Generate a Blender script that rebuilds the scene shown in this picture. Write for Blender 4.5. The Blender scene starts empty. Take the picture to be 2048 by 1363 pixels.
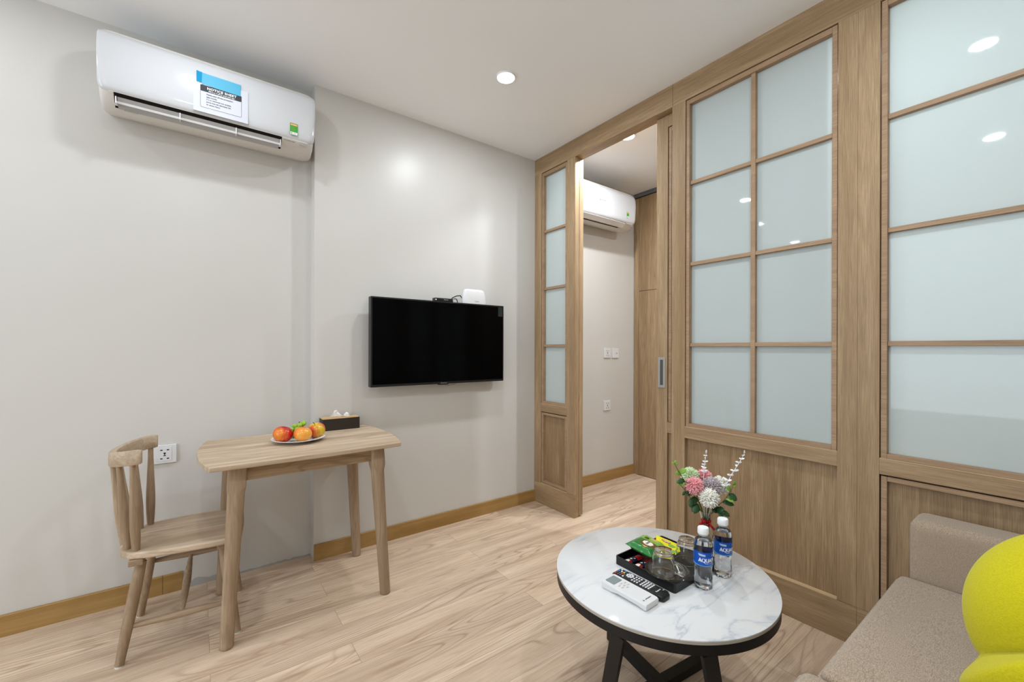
import bpy, bmesh, math, random
from math import sin, cos, pi, radians, atan2, sqrt
from mathutils import Vector, Matrix, noise as mnoise

random.seed(7)
S = bpy.context.scene
COL = S.collection

# ---------------------------------------------------------------- camera, view, world, lamps
cd = bpy.data.cameras.new('camera')
cd.sensor_width = 36.0
cd.lens = 845.0 / 2048 * 36.0
cd.shift_y = (697.0 - 681.5) / 2048
cd.clip_start = 0.02
cam = bpy.data.objects.new('camera', cd)
COL.objects.link(cam)
YAW = atan2(626.0, 845.0)
cam.matrix_world = (Matrix.Translation((-2.06607, -2.49918, 1.16061))
                    @ Matrix.Rotation(-YAW, 4, 'Z') @ Matrix.Rotation(pi / 2, 4, 'X')
                    @ Matrix.Rotation(0.0028, 4, 'Z'))
S.camera = cam
S.view_settings.view_transform = 'Standard'
S.view_settings.look = 'None'
S.view_settings.gamma = 1.0
S.view_settings.use_curve_mapping = False
S.view_settings.exposure = 0.0
w = bpy.data.worlds.new('world')
S.world = w
w.use_nodes = True
w.node_tree.nodes['Background'].inputs[0].default_value = (0.8, 0.9, 1.0, 1)
w.node_tree.nodes['Background'].inputs[1].default_value = 1.0

LAMP_W = 9.4
# (x, y, power factor, room)
LAMPS = [(-0.764, -0.681, 1.0, 'main'), (-0.823, -2.221, 1.0, 'main'), (-2.08, -0.575, 0.5, 'main'),
         (-2.16, -2.145, 1.0, 'main'), (-3.02, -0.295, 0.25, 'main'), (-4.255, -0.215, 0.25, 'main'),
         (-3.5, -2.62, 1.0, 'main'), (0.254, -0.67, 1.9, 'bed'), (0.62, -2.0, 3.0, 'bed')]
for i, (x, y, f, room) in enumerate(LAMPS):
    ld = bpy.data.lights.new('downlight_glow', 'AREA')
    ld.shape = 'DISK'
    ld.size = 0.088
    ld.energy = LAMP_W * f
    ld.color = (0.87, 0.93, 1.0) if room == 'main' else (0.89, 0.94, 1.0)
    lo = bpy.data.objects.new('downlight_glow', ld)
    lo.location = (x, y, 2.5905)
    COL.objects.link(lo)
# added fill light, tinted like daylight, at an invented window out of view
ld = bpy.data.lights.new('added_window_fill', 'AREA')
ld.shape = 'RECTANGLE'
ld.size = 2.2
ld.size_y = 1.5
ld.energy = 46.0
ld.color = (0.78, 0.89, 1.0)
lo = bpy.data.objects.new('added_window_fill', ld)
lo.location = (-5.13, -1.5, 1.5)
lo.rotation_euler = (0, -pi / 2, 0)
COL.objects.link(lo)

# ---------------------------------------------------------------- materials
def srgb(r, g, b):
    def f(c):
        c /= 255.0
        return c / 12.92 if c <= 0.04045 else ((c + 0.055) / 1.055) ** 2.4
    return (f(r), f(g), f(b), 1.0)


def mat(name, col, rough=0.5, spec=0.5, metal=0.0, trans=0.0, ior=1.45, coat=0.0, emit=None, estr=0.0, sheen=0.0):
    m = bpy.data.materials.new(name)
    m.use_nodes = True
    p = m.node_tree.nodes['Principled BSDF']
    p.inputs['Base Color'].default_value = col
    p.inputs['Roughness'].default_value = rough
    p.inputs['Specular IOR Level'].default_value = spec
    p.inputs['Metallic'].default_value = metal
    p.inputs['Transmission Weight'].default_value = trans
    p.inputs['IOR'].default_value = ior
    p.inputs['Coat Weight'].default_value = coat
    p.inputs['Coat Roughness'].default_value = 0.05
    p.inputs['Sheen Weight'].default_value = sheen
    if emit:
        p.inputs['Emission Color'].default_value = emit
        p.inputs['Emission Strength'].default_value = estr
    return m


class NT:
    def __init__(self, m):
        self.t = m.node_tree
        self.p = self.t.nodes['Principled BSDF']

    def n(self, typ, **kw):
        nd = self.t.nodes.new(typ)
        for k, v in kw.items():
            if k.startswith('i_'):
                nd.inputs[k[2:].replace('_', ' ')].default_value = v
            else:
                setattr(nd, k, v)
        return nd

    def l(self, a, b):
        self.t.links.new(a, b)

    def coords(self, scale=(1, 1, 1), loc=(0, 0, 0), kind='Object'):
        tc = self.n('ShaderNodeTexCoord')
        mp = self.n('ShaderNodeMapping')
        mp.inputs['Scale'].default_value = scale
        mp.inputs['Location'].default_value = loc
        self.l(tc.outputs[kind], mp.inputs['Vector'])
        return mp.outputs[0]

    def ramp(self, fac, stops, interp='LINEAR'):
        r = self.n('ShaderNodeValToRGB')
        r.color_ramp.interpolation = interp
        el = r.color_ramp.elements
        while len(el) > 1:
            el.remove(el[0])
        el[0].position = stops[0][0]
        el[0].color = stops[0][1]
        for p, c in stops[1:]:
            e = el.new(p)
            e.color = c
        self.l(fac, r.inputs[0])
        return r.outputs[0]

    def mix(self, fac, a, b, mode='MIX'):
        m = self.n('ShaderNodeMix', data_type='RGBA', blend_type=mode)
        for s, v in ((m.inputs[0], fac), (m.inputs[6], a), (m.inputs[7], b)):
            if hasattr(v, 'links'):
                self.l(v, s)
            else:
                s.default_value = v
        return m.outputs[2]

    def bump(self, h, strength=0.2, dist=0.002):
        b = self.n('ShaderNodeBump')
        b.inputs['Strength'].default_value = strength
        b.inputs['Distance'].default_value = dist
        self.l(h, b.inputs['Height'])
        self.l(b.outputs[0], self.p.inputs['Normal'])


def wood(name, light, dark, axis='z', fine=165.0, swirl=3.0, rough=0.5, contrast=0.5, spec=0.35, knots=True, seed=0.0, pore=0.95):
    """Grain running along AXIS, with broad tone bands, cathedral figure and fine pores."""
    m = mat(name, light, rough, spec)
    t = NT(m)
    k = {'x': 0, 'y': 1, 'z': 2}[axis]

    def sc(cross, along):
        v = [cross] * 3
        v[k] = along
        return tuple(v)
    off = (seed, seed * 1.7, seed * 0.6)
    # slow wander of the grain
    broad = t.n('ShaderNodeTexNoise', i_Scale=1.0, i_Detail=3.0, i_Roughness=0.6, i_Distortion=0.6)
    t.l(t.coords(sc(14, 0.9), off), broad.inputs['Vector'])
    fig = t.n('ShaderNodeTexNoise', i_Scale=1.0, i_Detail=2.0, i_Roughness=0.5, i_Distortion=0.3)
    t.l(t.coords(sc(swirl * 2.2, swirl * 0.32), off), fig.inputs['Vector'])
    mul = t.n('ShaderNodeMath', operation='MULTIPLY')
    mul.inputs[1].default_value = 48.0
    t.l(fig.outputs['Fac'], mul.inputs[0])
    fr = t.n('ShaderNodeMath', operation='SINE')
    t.l(mul.outputs[0], fr.inputs[0])
    figc = t.ramp(fr.outputs[0], [(0.0, (0, 0, 0, 1)), (0.55, (0.25, 0.25, 0.25, 1)), (0.95, (1, 1, 1, 1))])
    fn = t.n('ShaderNodeTexNoise', i_Scale=1.0, i_Detail=4.0, i_Roughness=0.75)
    t.l(t.coords(sc(fine * 2.2, fine * 0.045), off), fn.inputs['Vector'])
    finec = t.ramp(fn.outputs['Fac'], [(0.33, (0, 0, 0, 1)), (0.62, (1, 1, 1, 1))])
    base = t.ramp(broad.outputs['Fac'], [(0.32, dark), (0.66, light)])
    # figure lines
    mf = t.n('ShaderNodeMath', operation='MULTIPLY')
    mf.inputs[1].default_value = 0.55 * contrast
    t.l(figc, mf.inputs[0])
    c1 = t.mix(mf.outputs[0], base, dark)
    dk = tuple(v * 0.62 for v in dark[:3]) + (1,)
    mp = t.n('ShaderNodeMath', operation='MULTIPLY')
    mp.inputs[1].default_value = pore * 0.8
    inv = t.n('ShaderNodeMath', operation='SUBTRACT')
    inv.inputs[0].default_value = 1.0
    t.l(finec, inv.inputs[1])
    t.l(inv.outputs[0], mp.inputs[0])
    c2 = t.mix(mp.outputs[0], c1, dk)
    if knots:
        vo = t.n('ShaderNodeTexVoronoi', i_Scale=1.0)
        t.l(t.coords(sc(4.2, 1.5), (seed + 0.35, seed * 1.3 + 0.2, 0.4)), vo.inputs['Vector'])
        kc = t.ramp(vo.outputs['Distance'], [(0.0, (1, 1, 1, 1)), (0.03, (0.75, 0.75, 0.75, 1)), (0.07, (0, 0, 0, 1))])
        mk = t.n('ShaderNodeMath', operation='MULTIPLY')
        mk.inputs[1].default_value = 0.55
        t.l(kc, mk.inputs[0])
        c2 = t.mix(mk.outputs[0], c2, dk)
    t.l(c2, t.p.inputs['Base Color'])
    t.bump(fn.outputs['Fac'], 0.12, 0.0008)
    return m


def floor_mat():
    m = mat('laminate_planks', srgb(190, 160, 130), 0.38, 0.4)
    t = NT(m)
    tc = t.n('ShaderNodeTexCoord')
    br = t.n('ShaderNodeTexBrick')
    br.offset = 0.37
    br.offset_frequency = 2
    br.inputs['Scale'].default_value = 1.0
    br.inputs['Brick Width'].default_value = 1.22
    br.inputs['Row Height'].default_value = 0.131
    br.inputs['Mortar Size'].default_value = 0.0009
    br.inputs['Mortar Smooth'].default_value = 0.2
    br.inputs['Bias'].default_value = 0.0
    br.inputs['Color1'].default_value = (0, 0, 0, 1)
    br.inputs['Color2'].default_value = (1, 1, 1, 1)
    br.inputs['Mortar'].default_value = (0.5, 0.5, 0.5, 1)
    mp0 = t.n('ShaderNodeMapping')
    mp0.inputs['Location'].default_value = (0.36, 0.0, 0)
    t.l(tc.outputs['Object'], mp0.inputs['Vector'])
    t.l(mp0.outputs[0], br.inputs['Vector'])
    # per-plank random number shifts the pattern so every plank has its own figure
    sep = t.n('ShaderNodeSeparateColor')
    t.l(br.outputs['Color'], sep.inputs[0])
    comb = t.n('ShaderNodeCombineXYZ')
    m1 = t.n('ShaderNodeMath', operation='MULTIPLY')
    m1.inputs[1].default_value = 37.0
    t.l(sep.outputs[0], m1.inputs[0])
    m2 = t.n('ShaderNodeMath', operation='MULTIPLY')
    m2.inputs[1].default_value = 11.0
    t.l(sep.outputs[0], m2.inputs[0])
    t.l(m1.outputs[0], comb.inputs[0])
    t.l(m2.outputs[0], comb.inputs[1])
    add = t.n('ShaderNodeVectorMath', operation='ADD')
    t.l(tc.outputs['Object'], add.inputs[0])
    t.l(comb.outputs[0], add.inputs[1])

    def mapped(scale):
        mp = t.n('ShaderNodeMapping')
        mp.inputs['Scale'].default_value = scale
        t.l(add.outputs[0], mp.inputs['Vector'])
        return mp.outputs[0]
    broad = t.n('ShaderNodeTexNoise', i_Scale=1.0, i_Detail=3.0, i_Roughness=0.6, i_Distortion=0.5)
    t.l(mapped((1.1, 16, 1)), broad.inputs['Vector'])
    fig = t.n('ShaderNodeTexNoise', i_Scale=1.0, i_Detail=1.0, i_Roughness=0.4, i_Distortion=0.35)
    t.l(mapped((0.85, 7.0, 1)), fig.inputs['Vector'])
    mul = t.n('ShaderNodeMath', operation='MULTIPLY')
    mul.inputs[1].default_value = 125.0
    t.l(fig.outputs['Fac'], mul.inputs[0])
    sn = t.n('ShaderNodeMath', operation='SINE')
    t.l(mul.outputs[0], sn.inputs[0])
    figc = t.ramp(sn.outputs[0], [(0.2, (0, 0, 0, 1)), (0.8, (0.35, 0.35, 0.35, 1)), (1.0, (1, 1, 1, 1))])
    msk = t.n('ShaderNodeTexNoise', i_Scale=1.0, i_Detail=1.0)
    t.l(mapped((0.9, 5.0, 1)), msk.inputs['Vector'])
    mskc = t.ramp(msk.outputs['Fac'], [(0.42, (0.12, 0.12, 0.12, 1)), (0.58, (1, 1, 1, 1))])
    mm = t.n('ShaderNodeMath', operation='MULTIPLY')
    t.l(figc, mm.inputs[0])
    t.l(mskc, mm.inputs[1])
    mmm = t.n('ShaderNodeMath', operation='MULTIPLY')
    mmm.inputs[1].default_value = 0.62
    t.l(mm.outputs[0], mmm.inputs[0])
    fine = t.n('ShaderNodeTexNoise', i_Scale=1.0, i_Detail=4.0, i_Roughness=0.7)
    t.l(mapped((7.0, 300, 1)), fine.inputs['Vector'])
    fc = t.ramp(fine.outputs['Fac'], [(0.3, (1, 1, 1, 1)), (0.55, (0, 0, 0, 1))])
    base = t.ramp(broad.outputs['Fac'], [(0.27, srgb(190, 164, 140)), (0.45, srgb(216, 191, 165)), (0.7, srgb(232, 210, 184))])
    pl = t.ramp(sep.outputs[0], [(0.0, (0.86, 0.84, 0.83, 1)), (0.5, (0.97, 0.955, 0.95, 1)), (1.0, (1.06, 1.05, 1.03, 1))])
    base = t.mix(1.0, base, pl, 'MULTIPLY')
    c = t.mix(mmm.outputs[0], base, srgb(158, 128, 104))
    mf = t.n('ShaderNodeMath', operation='MULTIPLY')
    mf.inputs[1].default_value = 0.5
    t.l(fc, mf.inputs[0])
    c = t.mix(mf.outputs[0], c, srgb(158, 130, 106))
    vo = t.n('ShaderNodeTexVoronoi', i_Scale=1.0)
    t.l(mapped((1.6, 7.0, 1)), vo.inputs['Vector'])
    kc = t.ramp(vo.outputs['Distance'], [(0.0, (0.8, 0.8, 0.8, 1)), (0.035, (0.5, 0.5, 0.5, 1)), (0.09, (0, 0, 0, 1))])
    c = t.mix(kc, c, srgb(116, 84, 60))
    mo = t.n('ShaderNodeMath', operation='MULTIPLY')
    mo.inputs[1].default_value = 0.55
    t.l(br.outputs['Fac'], mo.inputs[0])
    c = t.mix(mo.outputs[0], c, srgb(110, 82, 62))
    t.l(c, t.p.inputs['Base Color'])
    t.bump(fine.outputs['Fac'], 0.06, 0.0006)
    return m


def plaster(name, col, rough=0.5, spec=0.3, scale=30):
    m = mat(name, col, rough, spec)
    t = NT(m)
    n = t.n('ShaderNodeTexNoise', i_Scale=float(scale), i_Detail=5.0)
    t.l(t.coords(), n.inputs['Vector'])
    t.bump(n.outputs['Fac'], 0.05, 0.001)
    n2 = t.n('ShaderNodeTexNoise', i_Scale=1.2, i_Detail=2.0)
    t.l(t.coords(), n2.inputs['Vector'])
    dk = tuple(v * 0.965 for v in col[:3]) + (1,)
    t.l(t.ramp(n2.outputs['Fac'], [(0.3, dk), (0.7, col)]), t.p.inputs['Base Color'])
    return m


def fabric(name, col, dark, scale=420, strength=0.5, rough=0.95, stretch=(1, 1, 1), sheen=0.3):
    m = mat(name, col, rough, 0.15, sheen=sheen)
    t = NT(m)
    n = t.n('ShaderNodeTexNoise', i_Scale=float(scale), i_Detail=3.0, i_Roughness=0.7)
    t.l(t.coords(stretch), n.inputs['Vector'])
    t.l(t.ramp(n.outputs['Fac'], [(0.35, dark), (0.6, col)]), t.p.inputs['Base Color'])
    t.bump(n.outputs['Fac'], strength, 0.0012)
    return m


def marble():
    m = mat('white_marble', srgb(228, 228, 228), 0.06, 0.5)
    t = NT(m)
    n = t.n('ShaderNodeTexNoise', i_Scale=1.0, i_Detail=5.0, i_Roughness=0.55, i_Distortion=1.1)
    t.l(t.coords((1.6, 5.2, 1.0), (0.3, 0.1, 0)), n.inputs['Vector'])
    d = t.n('ShaderNodeMath', operation='SUBTRACT')
    d.inputs[1].default_value = 0.5
    t.l(n.outputs['Fac'], d.inputs[0])
    a = t.n('ShaderNodeMath', operation='ABSOLUTE')
    t.l(d.outputs[0], a.inputs[0])
    v = t.ramp(a.outputs[0], [(0.0, srgb(186, 190, 196)), (0.012, srgb(205, 207, 210)), (0.04, srgb(217, 217, 216))])
    n2 = t.n('ShaderNodeTexNoise', i_Scale=1.0, i_Detail=3.0)
    t.l(t.coords((3, 6, 1), (2.3, 1.1, 0)), n2.inputs['Vector'])
    mk = t.ramp(n2.outputs['Fac'], [(0.4, (0, 0, 0, 1)), (0.6, (1, 1, 1, 1))])
    c = t.mix(mk, srgb(218, 218, 217), v)
    t.l(c, t.p.inputs['Base Color'])
    return m


def fruit_mat(name, stops, scale=14, axis=0):
    m = mat(name, stops[0][1], 0.22, 0.5)
    t = NT(m)
    tc = t.n('ShaderNodeTexCoord')
    sp = t.n('ShaderNodeSeparateXYZ')
    t.l(tc.outputs['Object'], sp.inputs[0])
    n = t.n('ShaderNodeTexNoise', i_Scale=float(scale), i_Detail=4.0)
    t.l(t.coords((3, 3, 0.6)), n.inputs['Vector'])
    a = t.n('ShaderNodeMath', operation='MULTIPLY_ADD')
    a.inputs[1].default_value = 11.0
    t.l(sp.outputs[axis], a.inputs[0])
    t.l(n.outputs['Fac'], a.inputs[2])
    t.l(t.ramp(a.outputs[0], stops), t.p.inputs['Base Color'])
    return m


OAK_L, OAK_D = srgb(190, 163, 127), srgb(158, 130, 97)
M = {}
M['oak_x'] = wood('oak_grain_x', OAK_L, OAK_D, 'x')
M['oak_y'] = wood('oak_grain_y', OAK_L, OAK_D, 'y', seed=1.3)
M['oak_z'] = wood('oak_grain_z', OAK_L, OAK_D, 'z', seed=2.1)
M['oak_panel'] = wood('oak_panel_grain', srgb(184, 156, 120), srgb(150, 122, 90), 'z', swirl=3.6, contrast=0.75, seed=4.4)
M['oak_bar'] = wood('oak_bar_grain', srgb(186, 155, 124), srgb(164, 134, 104), 'y', knots=False, seed=0.4, contrast=0.2)
M['base_wood'] = wood('baseboard_wood', srgb(182, 146, 92), srgb(156, 119, 66), 'x', knots=False, rough=0.35, contrast=0.3, pore=0.3, seed=3.0)
M['ash_x'] = wood('ash_grain_x', srgb(216, 195, 170), srgb(172, 147, 120), 'x', swirl=4.5, fine=110, rough=0.6, contrast=0.9, knots=False, seed=5.0, pore=0.45)
M['ash_z'] = wood('ash_grain_z', srgb(184, 161, 134), srgb(150, 124, 97), 'z', swirl=6.0, fine=90, rough=0.62, contrast=0.7, knots=False, seed=6.0, pore=0.55)
M['ash_y'] = wood('ash_grain_y', srgb(184, 161, 134), srgb(150, 124, 97), 'y', swirl=6.0, fine=90, rough=0.62, contrast=0.7, knots=False, seed=6.6, pore=0.55)
M['ash_sx'] = wood('ash_stretcher_grain', srgb(184, 161, 134), srgb(150, 124, 97), 'x', swirl=6.0, fine=90, rough=0.62, contrast=0.7, knots=False, seed=7.6, pore=0.55)
M['ash_ap'] = wood('ash_apron_grain', srgb(176, 150, 118), srgb(134, 106, 78), 'x', swirl=7.0, fine=90, rough=0.62, contrast=0.9, knots=False, seed=8.6, pore=0.55)
M['floor'] = floor_mat()
M['wall'] = plaster('wall_paint', srgb(209, 206, 200), 0.34, 0.42)
M['ceil'] = plaster('ceiling_paint', srgb(249, 250, 251), 0.7, 0.2)
M['raw'] = plaster('bare_plaster', srgb(176, 174, 170), 0.9, 0.1, 90)
M['white_plastic'] = mat('white_plastic', srgb(222, 222, 222), 0.18, 0.5)
M['film'] = mat('film_covered_plastic', srgb(204, 205, 207), 0.13, 0.55, coat=0.4)
M['cream_plastic'] = mat('cream_plastic', srgb(208, 203, 196), 0.3, 0.4)
M['dark_gap'] = mat('dark_gap', srgb(28, 24, 22), 0.8, 0.1)
M['black_plastic'] = mat('black_plastic', srgb(24, 24, 25), 0.3, 0.45)
M['tv_screen'] = mat('tv_screen', (0.0008, 0.0008, 0.001, 1), 0.12, 0.08)
M['tv_frame'] = mat('tv_frame', srgb(30, 30, 31), 0.32, 0.35)
M['black_metal'] = mat('black_metal', srgb(32, 31, 31), 0.45, 0.4, metal=0.3)
M['grey_plastic'] = mat('grey_plastic', srgb(150, 152, 155), 0.35, 0.4)
M['vane_grey'] = mat('vane_grey', srgb(168, 167, 166), 0.35, 0.4)
M['lcd'] = mat('remote_lcd', srgb(128, 140, 142), 0.15, 0.5)
M['chrome'] = mat('brushed_metal', srgb(190, 190, 186), 0.35, 0.5, metal=0.7)
M['paper'] = mat('white_paper', srgb(206, 208, 216), 0.55, 0.3)
M['ink'] = mat('dark_ink', srgb(62, 62, 68), 0.6, 0.2)
M['softink'] = mat('grey_ink', srgb(110, 112, 118), 0.6, 0.2)
M['lightink'] = mat('pale_grey_ink', srgb(168, 170, 174), 0.5, 0.2)
M['cyan'] = mat('pale_cyan_tape', srgb(84, 170, 202), 0.5, 0.25)
M['cyan_dark'] = mat('cyan_tape', srgb(0, 140, 186), 0.6, 0.2)
M['green_label'] = mat('green_label', srgb(62, 158, 62), 0.4, 0.4)
M['orange_label'] = mat('orange_label', srgb(236, 160, 84), 0.4, 0.4)
M['white_print'] = mat('white_print', srgb(242, 242, 242), 0.4, 0.3)
M['marble'] = marble()
M['stone_edge'] = mat('stone_edge', srgb(176, 168, 156), 0.4, 0.3)
M['porcelain'] = mat('white_porcelain', srgb(236, 236, 236), 0.12, 0.5)
M['glass'] = mat('clear_glass', (0.97, 0.99, 0.98, 1), 0.0, 0.5, trans=1.0, ior=1.46)
M['pet'] = mat('clear_bottle_plastic', (0.98, 0.99, 1.0, 1), 0.01, 0.5, trans=1.0, ior=1.3)
M['water'] = mat('water', (0.98, 0.99, 1.0, 1), 0.0, 0.5, trans=1.0, ior=1.33)
M['cap'] = mat('white_cap', srgb(238, 240, 240), 0.3, 0.5)
M['label_blue'] = mat('blue_label', srgb(18, 82, 178), 0.3, 0.5)
M['label_cyan'] = mat('light_blue_print', srgb(90, 165, 220), 0.3, 0.5)
M['label_pale'] = mat('pale_blue_print', srgb(178, 200, 226), 0.35, 0.5)
M['lamp_rim'] = mat('lamp_rim', srgb(245, 245, 245), 0.4, 0.4)
M['lamp_disc'] = mat('lamp_disc', (1, 1, 1, 1), 0.4, 0.3, emit=(1.0, 0.97, 0.93, 1), estr=14.0)
M['rail_grey'] = mat('grey_rail', srgb(120, 124, 130), 0.4, 0.4, metal=0.4)
M['tissue'] = mat('tissue_paper', srgb(245, 245, 246), 0.8, 0.1)
M['dark_box'] = mat('dark_box_metal', srgb(50, 43, 36), 0.5, 0.3)
M['lid_wood'] = wood('lid_wood', srgb(214, 178, 128), srgb(196, 158, 108), 'x', knots=False, contrast=0.3, pore=0.2)
M['sofa'] = fabric('taupe_upholstery', srgb(188, 169, 147), srgb(134, 115, 96), 260, 0.9, stretch=(0.8, 2.6, 2.2))
M['yellow'] = fabric('chartreuse_fabric', srgb(206, 197, 30), srgb(184, 174, 18), 300, 0.5, stretch=(0.6, 3, 3), sheen=0.12)
M['leaf'] = mat('dark_leaf', srgb(44, 78, 42), 0.4, 0.4)
M['leaf_l'] = mat('light_leaf', srgb(122, 160, 60), 0.4, 0.4)
M['stem_g'] = mat('green_stem', srgb(84, 92, 48), 0.5, 0.3)
M['white_petal'] = mat('white_petal', srgb(252, 250, 240), 0.6, 0.2)
M['white_leaf'] = mat('white_leaf', srgb(240, 241, 243), 0.5, 0.3)
M['pink_petal'] = mat('pink_petal', srgb(250, 182, 186), 0.6, 0.2)
M['mint_petal'] = mat('mint_petal', srgb(222, 240, 200), 0.6, 0.2)
M['grey_petal'] = mat('mauve_grey_petal', srgb(206, 196, 198), 0.6, 0.2)
M['red'] = mat('red_ribbon', srgb(176, 20, 28), 0.35, 0.4)
M['btn_white'] = mat('white_button', srgb(215, 216, 218), 0.35, 0.4)
M['btn_blue'] = mat('blue_button', srgb(40, 130, 205), 0.35, 0.4)
M['btn_yellow'] = mat('yellow_button', srgb(235, 200, 60), 0.35, 0.4)
M['btn_red'] = mat('red_button', srgb(205, 45, 45), 0.35, 0.4)
M['btn_grey'] = mat('grey_button', srgb(90, 92, 94), 0.35, 0.4)
M['bag_green'] = mat('green_foil', srgb(44, 122, 56), 0.22, 0.5)
M['bag_lgreen'] = mat('light_green_foil', srgb(132, 176, 70), 0.22, 0.5)
M['foil_silver'] = mat('silver_foil', srgb(160, 160, 158), 0.25, 0.5, metal=0.6)
M['cream'] = mat('cream_print', srgb(240, 236, 220), 0.4, 0.3)
M['brown'] = mat('brown_print', srgb(110, 66, 34), 0.4, 0.3)
M['tan'] = mat('tan_print', srgb(206, 172, 96), 0.4, 0.3)
M['yellow_foil'] = mat('yellow_foil', srgb(236, 226, 40), 0.25, 0.5)
M['navy'] = mat('navy_print', srgb(30, 34, 56), 0.35, 0.4)
M['red_foil'] = mat('red_foil', srgb(178, 22, 32), 0.25, 0.5)
M['felt'] = mat('white_felt', srgb(226, 224, 218), 0.9, 0.1)
M['spoon'] = mat('steel', srgb(200, 200, 200), 0.2, 0.5, metal=1.0)
M['grape'] = mat('green_grape', srgb(150, 186, 50), 0.25, 0.5)
M['twig'] = mat('brown_twig', srgb(70, 50, 30), 0.7, 0.2)
M['apple_a'] = fruit_mat('red_apple_skin', [(0.05, srgb(226, 130, 40)), (0.35, srgb(196, 40, 28)), (0.75, srgb(160, 14, 22))])
M['apple_b'] = fruit_mat('orange_nectarine_skin', [(0.1, srgb(236, 168, 66)), (0.55, srgb(232, 128, 44)), (0.95, srgb(206, 66, 44))])
M['apple_c'] = fruit_mat('yellow_red_apple_skin', [(0.1, srgb(206, 70, 40)), (0.45, srgb(222, 186, 48)), (0.62, srgb(214, 176, 50)), (0.9, srgb(206, 66, 50))])

# frosted panes: milky glass that passes some light and keeps a clear surface reflection
mg = mat('frosted_glass', srgb(213, 222, 220), 0.03, 0.5)
_t = NT(mg)
_tr = _t.n('ShaderNodeBsdfTranslucent')
_tr.inputs[0].default_value = srgb(222, 232, 232)
_mx = _t.n('ShaderNodeMixShader')
_mx.inputs[0].default_value = 0.32
_out = [n for n in mg.node_tree.nodes if n.type == 'OUTPUT_MATERIAL'][0]
_t.l(_t.p.outputs[0], _mx.inputs[1])
_t.l(_tr.outputs[0], _mx.inputs[2])
_t.l(_mx.outputs[0], _out.inputs[0])
M['frost'] = mg


# ---------------------------------------------------------------- mesh helpers
class B:
    def __init__(self):
        self.bm = bmesh.new()

    def add(self, verts, faces, X=None):
        vs = [self.bm.verts.new(X @ Vector(v) if X else v) for v in verts]
        for f in faces:
            try:
                self.bm.faces.new([vs[i] for i in f])
            except ValueError:
                pass
        return self

    def box(self, x0, x1, y0, y1, z0, z1, X=None):
        v = [(x, y, z) for z in (z0, z1) for y in (y0, y1) for x in (x0, x1)]
        return self.add(v, [(0, 2, 3, 1), (4, 5, 7, 6), (0, 1, 5, 4), (2, 6, 7, 3), (0, 4, 6, 2), (1, 3, 7, 5)], X)

    def rings(self, rings, cap=True, closed=True, X=None):
        n = len(rings[0])
        v = [p for r in rings for p in r]
        f = []
        for i in range(len(rings) - 1):
            for j in range(n if closed else n - 1):
                k = (j + 1) % n
                f.append((i * n + j, i * n + k, (i + 1) * n + k, (i + 1) * n + j))
        if cap:
            f.append(tuple(reversed(range(n))))
            f.append(tuple((len(rings) - 1) * n + j for j in range(n)))
        return self.add(v, f, X)

    def lathe(self, prof, c=(0, 0, 0), seg=40, sx=1.0, sy=1.0, X=None, cap=True):
        rr = []
        for r, z in prof:
            rr.append([(c[0] + r * sx * cos(2 * pi * j / seg), c[1] + r * sy * sin(2 * pi * j / seg), c[2] + z) for j in range(seg)])
        return self.rings(rr, cap=cap, X=X)

    def prism(self, poly, axis, a0, a1, X=None):
        """poly: 2D outline in the plane across AXIS ('x': (y,z), 'y': (x,z), 'z': (x,y))."""
        def p3(p, a):
            return {'x': (a, p[0], p[1]), 'y': (p[0], a, p[1]), 'z': (p[0], p[1], a)}[axis]
        return self.rings([[p3(p, a0) for p in poly], [p3(p, a1) for p in poly]], X=X)

    def tube(self, pts, rad, seg=10, cap=True, X=None, sq=1.0):
        pts = [Vector(p) for p in pts]
        if not hasattr(rad, '__len__'):
            rad = [rad] * len(pts)
        rr = []
        prev = None
        for i, p in enumerate(pts):
            d = (pts[min(i + 1, len(pts) - 1)] - pts[max(i - 1, 0)]).normalized()
            if prev is None:
                a = Vector((0, 0, 1)) if abs(d.z) < 0.9 else Vector((1, 0, 0))
                u = d.cross(a).normalized()
            else:
                u = (prev - d * prev.dot(d)).normalized()
            prev = u
            v = d.cross(u)
            rr.append([p + (u * cos(2 * pi * j / seg) + v * sin(2 * pi * j / seg) * sq) * rad[i] for j in range(seg)])
        return self.rings(rr, cap=cap, X=X)

    def ball(self, c, r, s=(1, 1, 1), sub=3, X=None, fn=None):
        t = bmesh.new()
        bmesh.ops.create_icosphere(t, subdivisions=sub, radius=1.0)
        vs = []
        for v in t.verts:
            k = fn(v.co) if fn else 1.0
            vs.append((c[0] + v.co.x * r * s[0] * k, c[1] + v.co.y * r * s[1] * k, c[2] + v.co.z * r * s[2] * k))
        fs = [tuple(v.index for v in f.verts) for f in t.faces]
        t.free()
        return self.add(vs, fs, X)

    def build(self, name, m, parent=None, bevel=0.0, seg=2, smooth=35, subsurf=0, flat=False):
        bm = self.bm
        bmesh.ops.recalc_face_normals(bm, faces=bm.faces[:])
        me = bpy.data.meshes.new(name)
        bm.to_mesh(me)
        bm.free()
        if not flat:
            for p in me.polygons:
                p.use_smooth = True
            me.set_sharp_from_angle(angle=radians(smooth))
        if m:
            me.materials.append(m)
        o = bpy.data.objects.new(name, me)
        COL.objects.link(o)
        if parent:
            o.parent = parent
        if bevel:
            md = o.modifiers.new('bevel', 'BEVEL')
            md.width = bevel
            md.segments = seg
            md.limit_method = 'ANGLE'
            md.angle_limit = radians(40)
            md.harden_normals = True
        if subsurf:
            md = o.modifiers.new('sub', 'SUBSURF')
            md.levels = subsurf
            md.render_levels = subsurf
        return o


def tag(o, label, cat, group=None):
    o['label'] = label
    o['category'] = cat
    if group:
        o['group'] = group
    return o


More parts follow.
